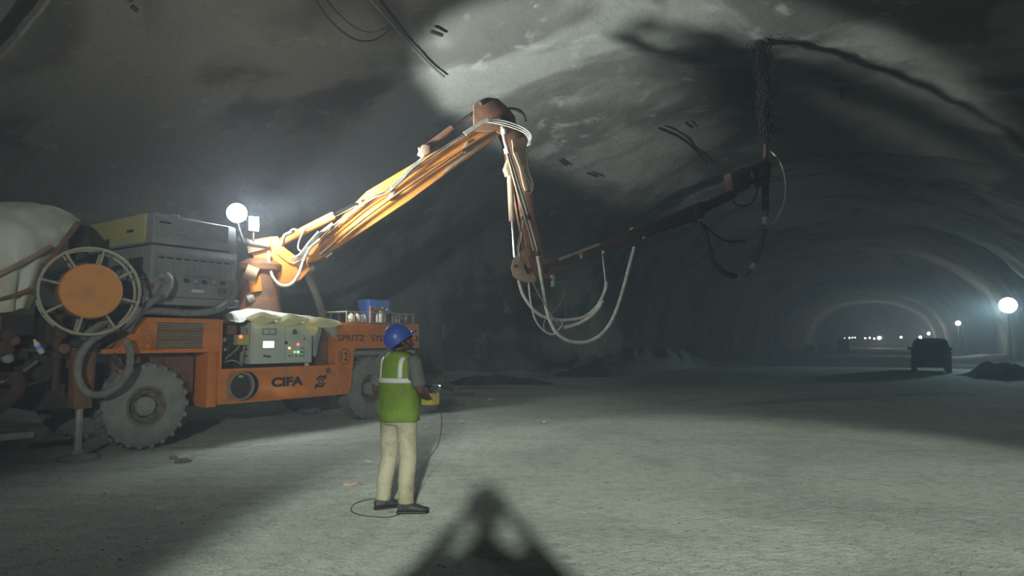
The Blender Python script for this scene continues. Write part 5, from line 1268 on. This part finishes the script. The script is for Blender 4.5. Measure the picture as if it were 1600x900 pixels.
        so.prism(pts, Z * 0.022 * k).build('sole', M_BLACK, bo_, 0.004)
        MB().tube([BV(g + fd * (0.05 + 0.02 * q) + fr_ * (0.025 if q % 2 else -0.025) + Vector((0, 0, 0.094 - 0.010 * q))) for q in range(5)], 0.0035, 6).build('lace', M_GREY, bo_)
    # safety vest
    if vest:
        prof = [(0.815, 0.212, 0.158, 0), (0.90, 0.212, 0.158, 0), (1.0, 0.206, 0.152, 0), (1.15, 0.198, 0.148, 0), (1.28, 0.196, 0.142, -0.004), (1.36, 0.178, 0.122, -0.012), (1.41, 0.135, 0.094, -0.014), (1.452, 0.085, 0.074, -0.014)]
        v_ = MB(); n = 44; vv = []; ff = []
        for (z, rx, ry, oy) in prof:
            for j in range(n):
                a = 2 * math.pi * j / n; wv_ = 1 + 0.03 * math.sin(a * 5 + 1.0 + z * 3) * max(0, (1.25 - z)) / 0.4
                vv.append(B(rx * wv_ * math.cos(a), oy + ry * wv_ * math.sin(a), z))
        for i in range(len(prof) - 1):
            for j in range(n): ff.append((i * n + j, i * n + (j + 1) % n, (i + 1) * n + (j + 1) % n, (i + 1) * n + j))
        v_.add(vv, ff)
        vs_o = v_.build('vest', mats['vest'], root, smooth=180, solid=0.008)
        def vr(z):
            for p0, p1 in zip(prof, prof[1:]):
                if p0[0] <= z <= p1[0]:
                    u = (z - p0[0]) / (p1[0] - p0[0]); return [p0[i] + (p1[i] - p0[i]) * u for i in (1, 2, 3)]
            return prof[-1][1:]
        def vp(a, z, off=0.006):
            rx, ry, oy = vr(z); wv_ = 1 + 0.03 * math.sin(a * 5 + 1.0 + z * 3) * max(0, (1.25 - z)) / 0.4
            return B((rx * wv_ + off) * math.cos(a), oy + (ry * wv_ + off) * math.sin(a), z)
        zb = 1.165
        ro = [[vp(2 * math.pi * j / 60, z, 0.008) for j in range(61)] for z in (zb, zb + 0.022, zb + 0.044)]
        MB().sheet(ro).build('reflective_band', M_STRIP, vs_o, smooth=180, solid=0.003)
        for xs in (-0.115, 0.115):
            for sgn in (-1, 1):
                ro = []
                for q in range(12):
                    z = zb + 0.04 + (1.405 - zb - 0.04) * q / 11; row = []
                    for dx in (-0.019, 0.0, 0.019):
                        rx = vr(z)[0]; c_ = max(-0.999, min(0.999, (xs + dx) / (rx + 0.008))); a = math.acos(c_) * sgn
                        row.append(vp(a, z, 0.008))
                    ro.append(row)
                MB().sheet(ro).build('reflective_strap', M_STRIP, vs_o, smooth=180, solid=0.003)
        for s_ in (-1, 1):   # dark arm-hole binding
            ring_ = []
            for q in range(25):
                a = 2 * math.pi * q / 24; ring_.append(B(s_ * (0.192 - 0.012 * abs(math.sin(a))), -0.012 + 0.085 * math.cos(a), 1.285 + 0.12 * math.sin(a)))
            MB().tube(ring_, 0.010 * k, 6).build('arm_binding', M_SHIRT, vs_o, smooth=180)
    if helmet:
        hm = MB(); n = 36; vv = []; ff = []
        prof = [(1.02, -0.012), (1.0, 0.02), (0.985, 0.05), (0.90, 0.085), (0.70, 0.115), (0.40, 0.135), (0.12, 0.142)]
        for (q, z) in prof:
            for j in range(n):
                a = 2 * math.pi * j / n; rib = 1.0
                vv.append(HV(0.106 * q * math.cos(a) * rib, -0.008 + 0.130 * q * math.sin(a), 0.022 + z))
        for i in range(len(prof) - 1):
            for j in range(n): ff.append((i * n + j, i * n + (j + 1) % n, (i + 1) * n + (j + 1) % n, (i + 1) * n + j))
        ff.append(tuple(range((len(prof) - 1) * n, len(prof) * n)))
        hm.add(vv, ff); ho = hm.build('helmet', M_HELM, root, smooth=60, solid=0.004)
        br = []
        for (q0, ext, dz) in ((1.0, 0.0, 0.0), (1.04, 0.022, -0.006), (1.07, 0.055, -0.020)):
            row = []
            for j in range(n + 1):
                a = 2 * math.pi * j / n; fwd = max(0.0, math.sin(a)) ** 1.5; e_ = 0.006 * (q0 > 1.0) + ext * fwd
                row.append(HV((0.106 * 1.02 + e_) * math.cos(a), -0.008 + (0.130 * 1.02 + e_) * math.sin(a), 0.012 + dz * (0.3 + fwd)))
            br.append(row)
        MB().sheet(br).build('brim', M_HELM, ho, smooth=180, solid=0.004)
        MB().tube([HV(0, -0.12, 0.075), HV(0, -0.07, 0.148), HV(0, 0, 0.169), HV(0, 0.06, 0.150), HV(0, 0.11, 0.085)], 0.011 * k, 8, 4).build('crown_ridge', M_HELM, ho, smooth=180)
        MB().tube([HV(-0.09, 0.0, 0.01), HV(-0.068, 0.03, -0.08), HV(0, 0.05, -0.122), HV(0.068, 0.03, -0.08), HV(0.09, 0.0, 0.01)], 0.004, 6, 5).build('chin_strap', M_BLACK, ho)
    return root, B

# the worker with the remote control
wl = ground(598, 793); wrf = ground(634, 800)
wl.z = fz(wl); wrf.z = fz(wrf)
WP = (wl + wrf) / 2 + Vector((0.02, 0.05, 0)); WP.z = fz(WP)
WY = R(30)
wf = Vector((math.sin(WY), math.cos(WY), 0)); wr_ = Vector((wf.y, -wf.x, 0))
WK = 1.0
def tolocal(p): d = p - WP; return (d.dot(wr_) / WK, d.dot(wf) / WK, 0.085)
J = dict(elL=(-0.255, -0.03, 1.10), elR=(0.262, -0.015, 1.10), wrL=(-0.105, 0.215, 1.035), wrR=(0.175, 0.225, 1.015))
worker, BW = person(WP, WY, WK, J, [(tolocal(wl), R(30)), (tolocal(wrf), R(55))], R(38), R(38),
                'person in a lime safety vest and blue helmet watching the boom with a remote control', dict(skin=M_SKIN, trousers=M_KHAKI, shirt=M_SHIRT, vest=M_VEST), vest=True,
                hands={-1: ((0.55, 0.65, 0.05), (0.6, -0.1, -0.6)), 1: ((-0.25, 0.85, 0.05), (-0.7, -0.1, -0.6)), 'curl': 0.75})
# remote control box in his hands
rcen = (0.055, 0.315, 1.025)
rem = empty('remote_control', Matrix.Translation(BW(*rcen)), 'yellow radio remote control box held at the waist by the worker', 'remote control')
RF = lambda x, y, z: BW(rcen[0] + x, rcen[1] + y, rcen[2] + z)
MB().box(RF, (-0.135, -0.06, -0.09), (0.135, 0.075, 0.03)).build('remote_body', M_REMOTE, rem, 0.018)
MB().box(RF, (-0.11, -0.045, 0.028), (0.11, 0.06, 0.036)).build('face_plate', M_DARK, rem, 0.003)
for xs in (-0.06, 0.0, 0.07):
    jo = MB().tube([RF(xs, 0.01, 0.034), RF(xs, 0.01, 0.085)], 0.008, 8).build('joystick', M_CHROME, rem)
    MB().ell(RF(xs, 0.01, 0.09), (Vector((0.014, 0, 0)), Vector((0, 0.014, 0)), Vector((0, 0, 0.014))), 10, 8).build('joystick_knob', M_BLACK, jo)
MB().tube([RF(-0.14, -0.02, 0.02), RF(-0.14, 0.08, 0.075), RF(0.0, 0.115, 0.085), RF(0.14, 0.08, 0.085), RF(0.14, -0.02, 0.02)], 0.009, 8, 4).build('guard_rail', M_CHROME, rem)
for s_ in (-1, 1):
    MB().tube([RF(0.13 * s_, -0.03, 0.01), BW(0.12 * s_, 0.19, 1.22), BW(0.09 * s_, 0.12, 1.40), BW(0.055 * s_, -0.01, 1.455), BW(0.0, -0.075, 1.452)], 0.007, 6, 5).build('neck_strap', M_BLACK, rem)
for xs in (-0.09, 0.03, 0.11):
    MB().lathe(RF(xs, -0.02, 0.034), (0, 0, 1), [(0.01, 0), (0.01, 0.012)], 8).build('push_button', M_BTN2 if xs > 0.1 else M_WHITE, rem)
# control cable from the remote to the floor
cabp = [RF(0.12, 0.05, -0.085), at_depth(690, 650, WP.y + 0.3), at_depth(686, 690, WP.y + 0.2), at_depth(668, 720, WP.y + 0.15), at_depth(656, 745, WP.y + 0.1)]
def onf(x, y):
    p = ground(x, y); p.z = fz(p) + 0.008; return p
cabp += [onf(648, 782), onf(640, 796), onf(612, 806), onf(585, 806), onf(560, 803), onf(548, 796), onf(556, 786), onf(576, 781), onf(586, 780)]
tag(MB().tube(cabp, 0.0045, 6, 6).build('control_cable', M_HOSEK, None), 'thin black cable hanging from the remote and looping around the boots', 'cable')

# the photographer, standing at the camera with raised arms: his shadow falls on the floor ahead
PP = Vector((0.0, -0.40, 0.0)); PP.z = fz(PP)
J2 = dict(elL=(-0.37, 0.12, 1.20), elR=(0.37, 0.12, 1.20), wrL=(-0.135, 0.325, 1.455), wrR=(0.135, 0.325, 1.455))
person(PP, 0.0, 1.04, J2, [((-0.13, 0, 0.085), R(-8)), ((0.13, 0, 0.085), R(8))], 0.0, R(0),
       'person in dark clothes standing with raised elbows holding up a phone', dict(skin=M_SKIN, trousers=M_CLOTH3, shirt=M_CLOTH2, sleeve=0.95), vest=False, helmet=True,
       hands={-1: ((0.35, 0.1, 0.8), (0.8, 0.1, -0.4)), 1: ((-0.35, 0.1, 0.8), (-0.8, 0.1, -0.4)), 'curl': 0.7})
ph = empty('phone', Matrix.Translation((0, -0.022, CAMH - 0.04)), 'black phone held up by the person in dark clothes', 'phone')
MB().box(W, (-0.078, -0.026, CAMH - 0.045), (0.078, -0.018, CAMH + 0.03)).build('phone_body', M_BLACK, ph, 0.003)
MB().box(W, (-0.074, -0.0275, CAMH - 0.041), (0.074, -0.026, CAMH + 0.026)).build('phone_screen', M_GLASS, ph, 0)
MB().lathe((0.0, -0.018, CAMH), (0, 1, 0), [(0.008, 0), (0.008, 0.003)], 12).build('phone_lens', M_GLASS, ph)
